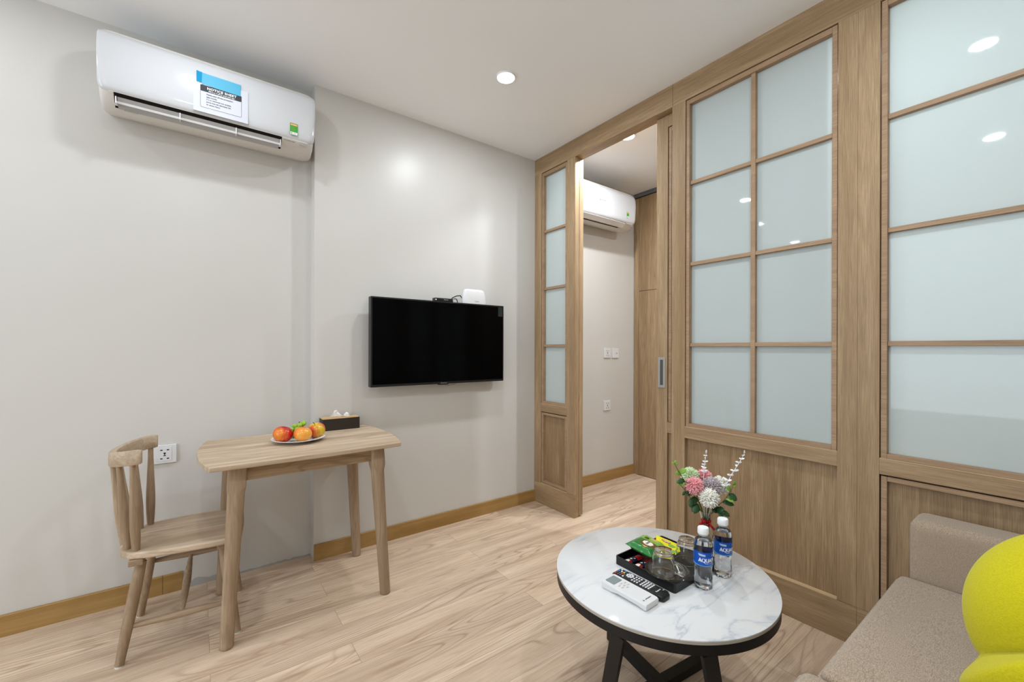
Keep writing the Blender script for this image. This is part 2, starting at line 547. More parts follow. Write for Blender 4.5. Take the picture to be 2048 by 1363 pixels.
def thing(name, label, cat, loc=(0, 0, 0), rz=0.0, group=None, rot=None):
    o = bpy.data.objects.new(name, None)
    o.empty_display_size = 0.05
    COL.objects.link(o)
    o.location = loc
    o.rotation_euler = rot or (0, 0, rz)
    return tag(o, label, cat, group)


def struct(o):
    o['kind'] = 'structure'
    return o


def sroot(name):
    o = bpy.data.objects.new(name, None)
    COL.objects.link(o)
    o['kind'] = 'structure'
    return o


def copy_tree(o, parent=None):
    c = o.copy()
    COL.objects.link(c)
    c.parent = parent
    for ch in list(o.children):
        copy_tree(ch, c)
    return c


def text_into(b, body, size, X, depth=0.0, align='LEFT', warp=None, bold=0.0, spacing=1.0):
    cu = bpy.data.curves.new('lettering', 'FONT')
    cu.body = body
    cu.size = size
    cu.align_x = align
    cu.offset = bold
    cu.space_character = spacing
    cu.extrude = depth
    ob = bpy.data.objects.new('lettering', cu)
    COL.objects.link(ob)
    bpy.context.view_layer.update()
    dg = bpy.context.evaluated_depsgraph_get()
    me = bpy.data.meshes.new_from_object(ob.evaluated_get(dg))
    vs = [v.co.copy() for v in me.vertices]
    if warp:
        vs = [warp(v) for v in vs]
    b.add(vs, [tuple(p.vertices) for p in me.polygons], X)
    bpy.data.objects.remove(ob)
    bpy.data.curves.remove(cu)
    bpy.data.meshes.remove(me)
    return b


# frame that writes on a wall facing -y: text x -> +x, text y -> +z, out -> -y
def wallX(x, y, z):
    return Matrix.Translation((x, y, z)) @ Matrix.Rotation(pi / 2, 4, 'X')


def rrect(x0, x1, y0, y1, r, n=5):
    pts = []
    for cx, cy, a0 in ((x1 - r, y1 - r, 0), (x0 + r, y1 - r, 90), (x0 + r, y0 + r, 180), (x1 - r, y0 + r, 270)):
        for i in range(n + 1):
            a = radians(a0 + 90 * i / n)
            pts.append((cx + r * cos(a), cy + r * sin(a)))
    return pts


# ---------------------------------------------------------------- the room
H = 2.6
struct(B().box(-5.2, 1.9, -3.0, 0.30, -0.12, 0.0).build('floor', M['floor'], flat=True))
struct(B().box(-5.2, 1.9, -3.0, 0.30, H, H + 0.12).build('ceiling', M['ceil'], flat=True))
b = B()
b.box(-5.2, -1.56, 0.085, 0.30, 0, H)
b.box(-1.56, 1.9, 0.0, 0.30, 0, H)
wb = struct(b.build('wall_back', M['wall'], flat=True))
bp = B()
# torn strip of bare plaster along the floor where the baseboard is missing
xs = [-2.128 + i * 0.012 for i in range(48)]
top, bot = [], []
for i, x in enumerate(xs):
    f = 1 - i / 47.0
    hgt = (0.040 if x < -1.93 else 0.010) * (0.7 + 0.5 * mnoise.noise(Vector((x * 22, 0.3, 0)))) + 0.006 * mnoise.noise(Vector((x * 90, 2.0, 0)))
    top.append((x, max(0.004, hgt)))
    bot.append((x, 0.0))
bp.prism(top + bot[::-1], 'y', 0.0815, 0.0848)
bp.build('bare_plaster_strip', M['raw'], wb, flat=True)
struct(B().box(-5.2, 1.9, -3.15, -3.0, 0, H).build('wall_front', M['wall'], flat=True))
wl = B()
wl.box(-5.35, -5.2, -3.15, -2.65, 0, H).box(-5.35, -5.2, -0.35, 0.30, 0, H)
wl.box(-5.35, -5.2, -2.65, -0.35, 0, 0.7).box(-5.35, -5.2, -2.65, -0.35, 2.3, H)
struct(wl.build('wall_left', M['wall'], flat=True))
w1 = sroot('added_window_4')  # unseen window, added to house the fill light
fb = B()
for y0, y1, z0, z1 in ((-2.65, -2.6, 0.7, 2.3), (-0.4, -0.35, 0.7, 2.3), (-2.6, -0.4, 0.7, 0.75), (-2.6, -0.4, 2.25, 2.3), (-1.52, -1.48, 0.75, 2.25)):
    fb.box(-5.29, -5.22, y0, y1, z0, z1)
fb.build('added_window_frame', M['white_plastic'], w1, flat=True)
struct(B().box(1.85, 1.9, -3.0, 0.0, 0, H).build('wall_bedroom', M['wall'], flat=True))

# baseboards (thin wood strips with a slightly rounded top)
def baseboard(name, x0, x1, yw, h=0.086):
    prof = [(yw, 0), (yw - 0.012, 0), (yw - 0.012, h - 0.003), (yw - 0.010, h), (yw, h)]
    return struct(B().prism(prof, 'x', x0, x1).build(name, M['base_wood'], flat=True))


baseboard('baseboard_recess', -5.2, -2.202, 0.085)
baseboard('baseboard_recess_offcut', -2.2005, -2.128, 0.085)
baseboard('baseboard_back', -1.560, -0.0005, 0.0)
baseboard('baseboard_bedroom', 0.082, 1.197, 0.0, 0.09)

# ---------------------------------------------------------------- oak partition (x = 0)
T = 0.04
HB = 2.478       # underside of the header
wr = sroot('wall_right')
def part(nm, x0, x1, y0, y1, z0, z1, m, par=wr, bev=0.0007):
    return B().box(x0, x1, min(y0, y1), max(y0, y1), z0, z1).build(nm, M[m], par, bevel=bev, seg=1)


part('header', 0, 0.08, -1.171, 0, HB, H, 'oak_y')
part('header', 0, 0.08, -2.80, -1.1722, HB, H, 'oak_y')
part('header', 0, 0.08, -3.0, -2.8005, HB, H, 'oak_y')
for y0, y1 in ((0, -0.077), (-0.353, -0.432), (-1.169, -1.247), (-1.912, -1.9759), (-1.9761, -2.043), (-2.72, -2.79), (-2.79, -3.0)):
    part('stile', 0, T, y0, y1, 0.155, HB, 'oak_z')
for y0, y1 in ((0, -0.432), (-1.169, -1.9758), (-1.9762, -3.0)):
    part('kickboard', -0.001, T, y0, y1, 0, 0.154, 'oak_y')
# inner leaf of the opening that the sliding door closes against
part('door_jamb', 0.043, 0.08, -0.355, -0.432, 0.012, HB, 'oak_z')
for y0, y1 in ((-0.077, -0.353), (-1.247, -1.912), (-2.043, -2.72)):
    part('mid_rail', 0, T, y0, y1, 0.692, 0.752, 'oak_y')
GX = 0.030
M['oak_lit_edge'] = wood('lit_edge_grain', srgb(226, 198, 158), srgb(206, 176, 136), 'y', knots=False, contrast=0.2, pore=0.2, rough=0.35)  # paler wood paints the downlights' brightness onto the upward-facing edges
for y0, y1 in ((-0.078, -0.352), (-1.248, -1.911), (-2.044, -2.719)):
    part('lit_edge_strip', 0.0002, 0.0255, y0, y1, 0.1535, 0.1560, 'oak_lit_edge', bev=0)
    part('lit_edge_strip', 0.0002, 0.0036, y0, y1, 0.7512, 0.7532, 'oak_lit_edge', bev=0)
for k, (y0, y1, wtrim) in enumerate(((-0.077, -0.353, True), (-1.247, -1.912, False), (-2.043, -2.72, True))):
    # y0 > y1; lower panel with small mouldings
    part('lower_panel', 0.026 if not wtrim else 0.028, T - 0.004, y0, y1, 0.154, 0.692, 'oak_panel', bev=0)
    if wtrim:
        fr = B()
        ya, yb = y0 - 0.004, y1 + 0.004
        fr.box(0.004, 0.028, ya - 0.018, ya, 0.16, 0.686).box(0.004, 0.028, yb, yb + 0.018, 0.16, 0.686)
        fr.box(0.004, 0.028, yb + 0.018, ya - 0.018, 0.668, 0.686).box(0.004, 0.028, yb + 0.018, ya - 0.018, 0.16, 0.178)
        fr.build('panel_moulding', M['oak_bar'], wr, bevel=0.0015, seg=1)
# glazed windows of the partition
def glazed(name, y0, y1, z0, z1, xf, cols, mz, vbar, par=None, trim=0.018, gx=None):
    root = par or sroot(name)
    gx = xf + 0.030 if gx is None else gx
    ya, yb = y0 - 0.003, y1 + 0.003
    z0 += 0.001
    z1 -= 0.004
    f = B()
    f.box(xf + 0.004, gx + 0.008, ya - trim, ya, z0, z1).box(xf + 0.004, gx + 0.008, yb, yb + trim, z0, z1)
    f.box(xf + 0.004, gx + 0.008, yb + trim, ya - trim, z0, z0 + trim).box(xf + 0.004, gx + 0.008, yb + trim, ya - trim, z1 - trim - 0.006, z1)
    f.build('glazing_frame', M['oak_bar'], root, bevel=0.001, seg=1)
    gy0, gy1, gz0, gz1 = yb + trim, ya - trim, z0 + trim, z1 - trim - 0.006
    zs = [gz0] + mz + [gz1]
    ys = [gy1] + vbar + [gy0]
    hb = 0.009
    for j in range(len(ys) - 1):
        for i in range(len(zs) - 1):
            a = zs[i] + (hb if i else 0)
            c = zs[i + 1] - (hb if i < len(zs) - 2 else 0)
            p = ys[j] - (0.010 if j else 0)
            q = ys[j + 1] + (0.010 if j < len(ys) - 2 else 0)
            B().box(gx, gx + 0.006, q, p, a, c).build('glass_pane', M['frost'], root, flat=True)
    for zc in mz:
        for j in range(len(ys) - 1):
            p = ys[j] - (0.010 if j else 0)
            q = ys[j + 1] + (0.010 if j < len(ys) - 2 else 0)
            B().box(xf + 0.012, gx + 0.008, q, p, zc - hb, zc + hb).build('glazing_bar', M['oak_bar'], root, bevel=0.001, seg=1)
    for yc in vbar:
        B().box(xf + 0.010, gx + 0.008, yc - 0.010, yc + 0.010, gz0, gz1).build('glazing_bar', M['oak_bar'], root, bevel=0.001, seg=1)
    return root


MZ = [1.184, 1.609, 2.036]
glazed('window_1', -0.077, -0.353, 0.752, HB, 0.0, 1, MZ, [])
glazed('window_2', -1.247, -1.912, 0.752, HB, 0.0, 2, MZ, [-1.583])
glazed('window_3', -2.043, -2.72, 0.752, HB, 0.0, 2, MZ, [])

# sliding door parked behind window_2
d1 = sroot('door_1')
DX, DT = 0.048, 0.03
def dpart(nm, y0, y1, z0, z1, m):
    return part(nm, DX, DX + DT, y0, y1, z0, z1, m, par=d1)


dpart('stile', -1.040, -1.112, 0.012, HB - 0.002, 'oak_z')
dpart('stile', -1.80, -1.872, 0.012, HB - 0.002, 'oak_z')
dpart('rail', -1.112, -1.80, 0.012, 0.150, 'oak_y')
dpart('rail', -1.112, -1.80, 0.692, 0.752, 'oak_y')
dpart('rail', -1.112, -1.80, HB - 0.07, HB - 0.002, 'oak_y')
part('lower_panel', DX + 0.014, DX + DT - 0.002, -1.112, -1.80, 0.150, 0.692, 'oak_panel', par=d1, bev=0)
glazed('x', -1.112, -1.80, 0.752, HB - 0.07, DX, 2, MZ, [-1.456], par=d1, gx=DX + 0.018)
hb_ = B()
hx = DX - 0.0035
pl = [(-1.099, 0.942), (-1.0535, 0.942), (-1.0535, 1.115), (-1.099, 1.115)]
hb_.box(hx, DX, -1.099, -1.086, 0.942, 1.115).box(hx, DX, -1.0665, -1.0535, 0.942, 1.115)
hb_.box(hx, DX, -1.086, -1.0665, 0.942, 0.957).box(hx, DX, -1.086, -1.0665, 1.100, 1.115)
ho = hb_.build('handle', M['chrome'], d1, bevel=0.0008, seg=1)
ho['label'] = 'silver recessed pull plate'
B().box(DX - 0.0008, DX + 0.002, -1.086, -1.0665, 0.957, 1.100).build('finger_recess', mat('recess_grey', srgb(96, 96, 96), 0.4, 0.4, metal=0.5), ho, flat=True)

# wardrobe in the bedroom (its oak front closes the view through the doorway)
wd = thing('wardrobe', 'tall oak-grain wardrobe front beyond the doorway with a grey rail at the ceiling', 'wardrobe', (1.5, -1.3, 0))
def wp(nm, x0, x1, y0, y1, z0, z1, m, bev=0.0015):
    o = B().box(x0 - 1.5, x1 - 1.5, min(y0, y1) + 1.3, max(y0, y1) + 1.3, z0, z1).build(nm, M[m], wd, bevel=bev, seg=1)
    return o


wp('carcass', 1.225, 1.80, -0.004, -2.6, 0.0, 2.56, 'oak_z')
wp('door', 1.20, 1.224, -0.06, -0.86, 0.004, 1.693, 'oak_panel')
wp('door', 1.20, 1.224, -0.06, -0.86, 1.696, 2.555, 'oak_panel')
wp('door', 1.20, 1.224, -0.865, -1.72, 0.004, 2.555, 'oak_panel')
wp('door', 1.20, 1.224, -1.725, -2.59, 0.004, 2.555, 'oak_panel')
wp('side_filler', 1.20, 1.224, -0.004, -0.058, 0.0, 2.555, 'oak_z')
wp('top_rail', 1.195, 1.23, -0.004, -2.6, 2.562, 2.598, 'rail_grey')

# ---------------------------------------------------------------- ceiling lamps
lamp_labels = ['round white downlight shining in the ceiling in front of the television wall',
               'round downlight in the ceiling above the sofa beside the oak partition',
               'round downlight in the ceiling above the wooden chair and dining table',
               'round downlight in the ceiling straight above the camera position',
               'round downlight near the back wall past the large air conditioner',
               'round downlight near the back wall at the far end from the partition',
               'round downlight over the open floor at the added window end',
               'round white downlight of the bedroom glimpsed under the partition header',
               'round downlight of the bedroom behind the frosted glass']
for i, (x, y, f, room) in enumerate(LAMPS):
    t = thing('ceiling_downlight', lamp_labels[i], 'ceiling light', (x, y, H), group='recessed ceiling downlights')
    B().lathe([(0.046, 0.0), (0.046, -0.0085), (0.048, -0.009), (0.051, -0.003), (0.051, 0.0)], seg=40, cap=False).build('rim', M['lamp_rim'], t)
    B().lathe([(0.0455, -0.002), (0.0455, -0.006)], seg=40).build('lamp_disc', M['lamp_disc'], t, flat=True)

# ---------------------------------------------------------------- wall sockets
def socket_plate(name, label, x, yw, z, wd_=0.086, hg=0.086, kind='five', group='white wall sockets'):
    t = thing(name, label, 'socket', (x, yw, z), group=group)
    B().prism(rrect(-wd_ / 2, wd_ / 2, -hg / 2, hg / 2, 0.004), 'y', 0.0, -0.009).build('plate', M['white_plastic'], t, bevel=0.002)
    h = B()
    if kind == 'coax':
        h.lathe([(0.0042, 0), (0.0042, 0.001)], seg=16, X=Matrix.Translation((0.012, -0.0088, 0)) @ Matrix.Rotation(pi / 2, 4, 'X'))
        h.box(-0.012, -0.008, -0.0098, -0.009, -0.002, 0.002)
        h.build('coax_port', M['dark_gap'], t, flat=True)
    else:
        B().prism(rrect(-0.026, 0.026, -0.031, 0.031, 0.003), 'y', -0.009, -0.0105).build('insert', M['white_plastic'], t, bevel=0.0008, seg=1)
        y0, y1 = -0.0112, -0.0104
        for s in (-1, 1):
            h.box(s * 0.012 - 0.0042, s * 0.012 + 0.0042, y0, y1, 0.0178, 0.0222)
            h.box(s * 0.012 - 0.0042, s * 0.012 + 0.0042, y0, y1, -0.0222, -0.0178)
        h.box(-0.0045, 0.0045, y0, y1, 0.0035, 0.0075).box(-0.0022, 0.0022, y0, y1, -0.002, 0.0035).box(-0.0045, 0.0045, y0, y1, -0.008, -0.0045)
        h.build('pin_holes', M['dark_gap'], t, flat=True)
    return t


socket_plate('wall_socket', 'white wall socket with five slots on the wall behind the wooden chair', -2.195, 0.085, 0.659, 0.088, 0.086)
socket_plate('wall_socket', 'white bedroom socket beside the aerial outlet, level with the door handle', 0.827, 0.0, 1.125)
socket_plate('wall_socket', 'white bedroom socket alone lower on the wall above the baseboard', 0.826, 0.0, 0.663)
socket_plate('aerial_outlet', 'white bedroom aerial outlet plate with one round port', 0.937, 0.0, 1.123, kind='coax', group=None)

# ---------------------------------------------------------------- air conditioners
def ac_profile_points():
    # (depth from wall towards the room, height) of the body below and the front panel
    body = [(0.0, 0.016), (0.035, 0.002), (0.09, -0.022), (0.15, -0.034), (0.195, -0.012), (0.218, 0.022), (0.218, 0.06), (0.20, 0.27), (0.0, 0.285)]
    return body


def air_conditioner(label, x0, x1, yw, zb, opened, dep=0.0):
    """x0..x1 width, yw wall, zb height of the lower edge of the front panel."""
    W = x1 - x0
    t = thing('air_conditioner', label, 'air conditioner', ((x0 + x1) / 2, yw, zb))
    hw = W / 2
    # body: cross sections along x, slightly narrowed at the ends
    body = [(0.0, -0.008), (0.03, -0.016), (0.10, -0.040), (0.145, -0.046), (0.19, -0.030), (0.222, 0.004), (0.222, 0.05), (0.205, 0.262), (0.0, 0.272)]
    bb = B()
    rings = []
    for fx, k, dz in ((-hw + 0.004, 0.90, 0.010), (-hw + 0.016, 0.975, 0.003), (-hw + 0.04, 1.0, 0), (hw - 0.04, 1.0, 0), (hw - 0.016, 0.975, 0.003), (hw - 0.004, 0.90, 0.010)):
        rings.append([(fx, -d * (k if d > 0.05 else 1), z + dz * (1 if z < 0.1 else 0)) for d, z in body])
    bb.rings(rings)
    bb.build('body', M['cream_plastic'], t, bevel=0.006, seg=3, smooth=50)
    # front panel: curved shell wrapping top and bottom edge
    prof = []
    for d, z in ((0.085, 0.276), (0.13, 0.276), (0.17, 0.270), (0.205, 0.254), (0.222, 0.232), (0.229, 0.20), (0.2325, 0.15), (0.2325, 0.08), (0.2315, 0.045), (0.2285, 0.022), (0.2225, 0.008), (0.2165, 0.004)):
        prof.append((d, z))
    inner = [(d - 0.008, z - (0.006 if z > 0.24 else 0) + (0.002 if z < 0.02 else 0)) for d, z in reversed(prof)]
    outline = prof + inner
    fp = B()
    rr = []
    for fx, k in ((-hw, 0.0), (-hw + 0.004, 0.55), (-hw + 0.014, 0.88), (-hw + 0.032, 1.0), (hw - 0.032, 1.0), (hw - 0.014, 0.88), (hw - 0.004, 0.55), (hw, 0.0)):
        ring = []
        for d, z in outline:
            lift = (1 - k) * 0.035 if z < 0.10 else (1 - k) * 0.004
            zz = z + lift * max(0.0, (0.10 - z) / 0.10) if z < 0.10 else z - (1 - k) * 0.005 * max(0.0, (z - 0.2) / 0.076)
            dd = d - (1 - k) * (0.003 if z > 0.1 else 0.010) * (1 if d > 0.2 else 0)
            ring.append((fx, -dd, zz))
        rr.append(ring)
    fp.rings(rr)
    fp.build('front_panel', M['film'], t, smooth=40)
    # outlet
    nx0, nx1 = (-0.352 * W / 0.815 - 0.005, 0.255 * W / 0.815 + 0.002)
    if opened:
        # strips laid along the sloping lower face: dark gap, inner louvre, white flap, lower vane
        path = [(0.2225, 0.0035), (0.1905, -0.0305), (0.152, -0.0448)]

        def at(s_, off):
            L1 = sqrt(0.032 ** 2 + 0.034 ** 2)
            a_, b_, t_ = (path[0], path[1], s_ / L1) if s_ <= L1 else (path[1], path[2], (s_ - L1) / 0.0411)
            d_ = ((b_[0] - a_[0]), (b_[1] - a_[1]))
            L_ = sqrt(d_[0] ** 2 + d_[1] ** 2)
            nx_, nz_ = -d_[1] / L_, d_[0] / L_
            return (-(a_[0] + d_[0] * t_ + nx_ * off), a_[1] + d_[1] * t_ + nz_ * off)

        def strip(s0, s1, o0, o1, xa, xb, m_, nm):
            q = [at(s0, o0), at((s0 + s1) / 2, (o0 + o1) / 2), at(s1, o1), at(s1, -0.006), at(s0, -0.006)]
            return B().prism(q, 'x', xa, xb).build(nm, M[m_], t, flat=True)
        strip(0.000, 0.015, 0.0006, 0.0006, nx0, nx1, 'dark_gap', 'outlet_slot')
        strip(0.012, 0.066, 0.0006, 0.0006, nx0, nx0 + 0.010, 'dark_gap', 'slot_end')
        strip(0.012, 0.066, 0.0006, 0.0006, nx1 - 0.010, nx1, 'dark_gap', 'slot_end')
        strip(0.0150, 0.0345, 0.0010, 0.0030, nx0 + 0.010, nx1 - 0.010, 'vane_grey', 'inner_louvre')
        strip(0.0320, 0.0400, 0.0040, 0.0065, nx0 + 0.005, nx1 - 0.005, 'white_plastic', 'louvre')
        strip(0.0402, 0.0690, 0.0016, 0.0008, nx0 + 0.010, nx1 - 0.010, 'vane_grey', 'lower_louvre')
        for fx in (nx0 + 0.006, nx0 + 0.35 * (nx1 - nx0), nx0 + 0.69 * (nx1 - nx0), nx1 - 0.006):
            B().box(fx - 0.002, fx + 0.002, -0.2165, -0.19, -0.036, -0.008).build('louvre_support', M['white_plastic'], t, flat=True)
    else:
        fl = B()
        fl.prism([(-0.2245, 0.001), (-0.2236, -0.004), (-0.192, -0.0345), (-0.186, -0.033)], 'x', nx0, nx1 + 0.03)
        fl.build('flap', M['cream_plastic'], t, bevel=0.001, seg=1)
        ln = B()
        ln.box(nx0, nx1 + 0.04, -0.2240, -0.2195, 0.0022, 0.0042)
        ln.build('seam_line', M['ink'], t, flat=True)
        l3 = B()
        l3.prism([(-0.186, -0.0365), (-0.180, -0.0392), (-0.178, -0.036)], 'x', nx0, nx1 - 0.02)
        l3.build('outlet_slot', M['dark_gap'], t, flat=True)
    return t


ac = air_conditioner('large white split air conditioner with a taped notice sheet on the television wall', -2.400, -1.588, 0.085, 2.203, True)
AX, AY, AZ = -1.994, 0.085, 2.203
def acX(x, d, z, tilt=0.0):
    return Matrix.Translation((x - AX, -d, z - AZ)) @ Matrix.Rotation(pi / 2 + tilt, 4, 'X')


# notice sheet (lies on the panel; a paper taped on)
ns = thing('notice_sheet', 'white printed notice sheet under blue tape on the front of the air conditioner', 'notice', (-1.986, -0.1500, 2.2))
B().prism([(-0.103, 0.018), (0.104, 0.0180), (0.104, 0.168), (-0.103, 0.168)], 'y', 0.0, 0.0004).build('sheet', M['paper'], ns, flat=True)
bx = B()
bx.prism(rrect(-0.078, 0.078, 0.112, 0.140, 0.005), 'y', -0.0004, 0.0)
fo, fi = rrect(-0.078, 0.078, 0.040, 0.140, 0.006), rrect(-0.0768, 0.0768, 0.0412, 0.1388, 0.005)
bx.rings([[(p[0], -0.0005, p[1]) for p in fo], [(p[0], -0.0005, p[1]) for p in fi]], cap=False)
bx.build('dark_header_box', M['ink'], ns, flat=True)
tx = B()
text_into(tx, 'NOTICE SHEET', 0.0150, wallX(0.002, -0.0008, 0.1235), align='CENTER', bold=0.0004, spacing=1.12)
text_into(tx, 'When peel off the protection tape', 0.0072, wallX(0.002, -0.0008, 0.1150), align='CENTER', bold=0.0002)
tx.build('heading_text', M['white_print'], ns, flat=True)
tx = B()
for i, s in enumerate(['Please peel off the protection', 'tape slowly.', 'If it is removed too quickly,', 'parts may get damaged, fall,', 'or cause injury.']):
    text_into(tx, s, 0.0082, wallX(-0.056, -0.0008, 0.0985 - i * 0.0112), bold=0.00015, spacing=1.02)
tx.build('body_text', M['ink'], ns, flat=True)
B().prism([(-0.072, 0.1405), (-0.060, 0.1435), (-0.02, 0.1395), (0.074, 0.1375), (0.0745, 0.1905), (-0.072, 0.193)], 'y', -0.0012, -0.0008).build('tape', M['cyan'], ns, flat=True)
ct = B()
ct.prism([(-0.092, 0.150), (-0.088, 0.146), (-0.084, 0.150), (-0.080, 0.145), (-0.076, 0.149), (-0.0725, 0.146), (-0.0715, 0.194), (-0.092, 0.196)], 'y', -0.0018, -0.0013)
ct.build('tape_end', M['cyan_dark'], ns, flat=True)

# energy label and small prints
def energy_label(par, x, d, z, k=1.0, f=1.0):
    e = B()
    e.prism(rrect(-0.0175 * k, 0.0175 * k, 0.0, 0.058 * k, 0.002), 'y', 0.0, -0.0005)
    o = e.build('energy_label', M['green_label'], par, flat=True)
    o.location = (x, -d, z)
    q = B().box(-0.0158 * k, 0.0158 * k, -0.0009, -0.0006, 0.046 * k, 0.055 * k)
    q.build('orange_band', M['orange_label'], o, flat=True)
    B().box(-0.0162 * k, 0.0162 * k, -0.0009, -0.0006, 0.0015 * k, 0.014 * k).build('white_strip', M['white_print'], o, flat=True)
    q = B()
    for i in range(5):
        cx = (-0.0125 + i * 0.0058) * k
        q.prism([(cx + 0.0022 * k * cos(radians(90 + 36 * j)) * (1 if j % 2 == 0 else 0.45), 0.0505 * k + 0.0022 * k * sin(radians(90 + 36 * j)) * (1 if j % 2 == 0 else 0.45)) for j in range(10)], 'y', -0.0010, -0.0012)
    q.build('star_row', M['white_print'], o, flat=True)
    q = B()
    for i in range(5):
        q.box(-0.0135 * k, (0.011 - 0.004 * (i % 2)) * k, -0.0009, -0.0006, (0.019 + i * 0.005) * k, (0.0205 + i * 0.005) * k)
    q.build('lined_print', M['bag_lgreen'], o, flat=True)
    q = B()
    q.lathe([(0.004 * k, 0), (0.004 * k, 0.0002)], seg=16, X=Matrix.Translation((-0.010 * k, -0.001, 0.0078 * k)) @ Matrix.Rotation(pi / 2, 4, 'X'))
    for i in range(3):
        q.box(-0.003 * k, 0.012 * k, -0.0012, -0.0010, (0.004 + i * 0.003) * k, (0.005 + i * 0.003) * k)
    q.build('grey_print', M['lightink'], o, flat=True)
    return o


energy_label(ac, -1.687 - AX, 0.2335, 2.226 - AZ)
tx = B()
text_into(tx, 'INVERTER', 0.0098, Matrix.Translation((-1.729 - AX, -0.2222, 2.1935 - AZ + 0.0005)) @ Matrix.Rotation(pi / 2 - 0.60, 4, 'X'), bold=0.0002, spacing=1.15)
tx.build('lettering', M['ink'], ac, flat=True)
rc = B().prism(rrect(-0.0155, 0.0155, -0.010, 0.008, 0.002), 'z', 0, 0.0008, X=Matrix.Translation((-1.640 - AX, -0.2162, 2.1965 - AZ)) @ Matrix.Rotation(pi / 2 - 0.75, 4, 'X'))
rc.build('receiver_window', M['grey_plastic'], ac, flat=True)
# little maker's frame at the far lower corner
mk = B()
XM = Matrix.Translation((-2.300 - AX, -0.172, 2.1615 - AZ)) @ Matrix.Rotation(pi / 2 - 1.05, 4, 'X')
for a in ((-0.021, 0.021, 0.0072, 0.0080), (-0.021, 0.021, -0.0080, -0.0072), (-0.021, -0.0202, -0.008, 0.008), (0.0202, 0.021, -0.008, 0.008)):
    mk.box(a[0], a[1], a[2], a[3], 0.0, 0.0006, X=XM)
text_into(mk, 'CLEAN AIR', 0.0062, XM @ Matrix.Translation((0, -0.002, 0.0006)), align='CENTER')
mk.build('filter_badge', M['softink'], ac, flat=True)

ac2 = air_conditioner('smaller-looking white air conditioner with closed flap on the bedroom wall', 0.072, 0.928, 0.0, 2.213, False)
energy_label(ac2, 0.315, 0.2335, 0.045, 0.82)
tx = B()
# three small rhombi and lettering
def rh(cx, cz, a):
    ux, uz = cos(radians(a)), sin(radians(a))
    vx, vz = cos(radians(a + 60)), sin(radians(a + 60))
    L = 0.0065
    return [(cx, cz), (cx + L * ux, cz + L * uz), (cx + L * (ux + vx), cz + L * (uz + vz)), (cx + L * vx, cz + L * vz)]


for a in (60, 180, 300):
    tx.prism(rh(-0.026, 0.128, a), 'y', -0.2336, -0.2329)
text_into(tx, 'MITSUBISHI', 0.0115, wallX(-0.012, -0.2334, 0.126), bold=0.0001)
text_into(tx, 'HEAVY INDUSTRIES', 0.0056, wallX(-0.012, -0.2334, 0.1185))
tx.build('lettering', M['softink'], ac2, flat=True)
tx = B()
text_into(tx, 'INVERTER', 0.008, Matrix.Translation((0.318, -0.2222, -0.010)) @ Matrix.Rotation(pi / 2 - 0.60, 4, 'X'))
tx.build('lettering', M['ink'], ac2, flat=True)
B().prism(rrect(-0.012, 0.012, -0.008, 0.008, 0.002), 'z', 0, 0.0008, X=Matrix.Translation((0.382, -0.2165, -0.006)) @ Matrix.Rotation(pi / 2 - 0.75, 4, 'X')).build('receiver_window', M['grey_plastic'], ac2, flat=True)

# ---------------------------------------------------------------- television
tv = thing('television', 'black flat television mounted on the white wall', 'television', (-0.820, -0.0, 1.198))
hw, hh = 0.4625, 0.2605
B().prism(rrect(-hw, hw, -hh, hh, 0.004), 'y', -0.052, -0.094).build('frame', M['tv_frame'], tv, bevel=0.002)
B().box(-hw + 0.009, hw - 0.009, -0.0955, -0.093, -hh + 0.015, hh - 0.009).build('screen', M['tv_screen'], tv, flat=True)
B().box(-0.25, 0.25, -0.052, -0.036, -0.18, 0.12).build('rear_housing', M['black_plastic'], tv, bevel=0.006)
B().box(-0.12, 0.12, -0.036, 0.0, -0.10, 0.10).build('wall_bracket', M['black_metal'], tv, flat=True)
tx = B()
text_into(tx, 'Panasonic', 0.011, wallX(0.0, -0.0944, -hh + 0.0035), align='CENTER')
tx.build('lettering', M['grey_plastic'], tv, flat=True)
st = B().box(hw - 0.048, hw - 0.012, -0.0962, -0.0956, 0.185, 0.249)
so = st.build('corner_sticker', mat('dark_green_print', srgb(10, 40, 34), 0.3, 0.4), tv, flat=True)
B().box(hw - 0.046, hw - 0.014, -0.0966, -0.0963, 0.238, 0.246).build('red_band', mat('dark_red_print', srgb(60, 14, 14), 0.3, 0.4), so, flat=True)
B().box(hw - 0.046, hw - 0.014, -0.0966, -0.0963, 0.188, 0.212).build('grey_band', mat('dark_grey_print', srgb(38, 38, 38), 0.3, 0.4), so, flat=True)
B().box(-0.035, 0.035, -0.094, -0.070, -hh - 0.006, -hh + 0.001).build('sensor_lip', M['tv_frame'], tv, bevel=0.002)
cb = B()
cb.tube([(hw - 0.02, -0.05, 0.09), (hw + 0.008, -0.048, 0.07), (hw + 0.014, -0.046, 0.035), (hw + 0.006, -0.046, 0.0), (hw - 0.02, -0.05, -0.02)], 0.0028, 8)
cb.build('side_cable', M['black_plastic'], tv)
cb = B()
cb.tube([(-0.03, -0.05, -hh + 0.03), (0.0, -0.052, -hh - 0.004), (0.05, -0.052, -hh - 0.016), (0.10, -0.052, -hh - 0.010), (0.14, -0.05, -hh + 0.02)], 0.0016, 8)
cb.build('lower_cable', M['grey_plastic'], tv)

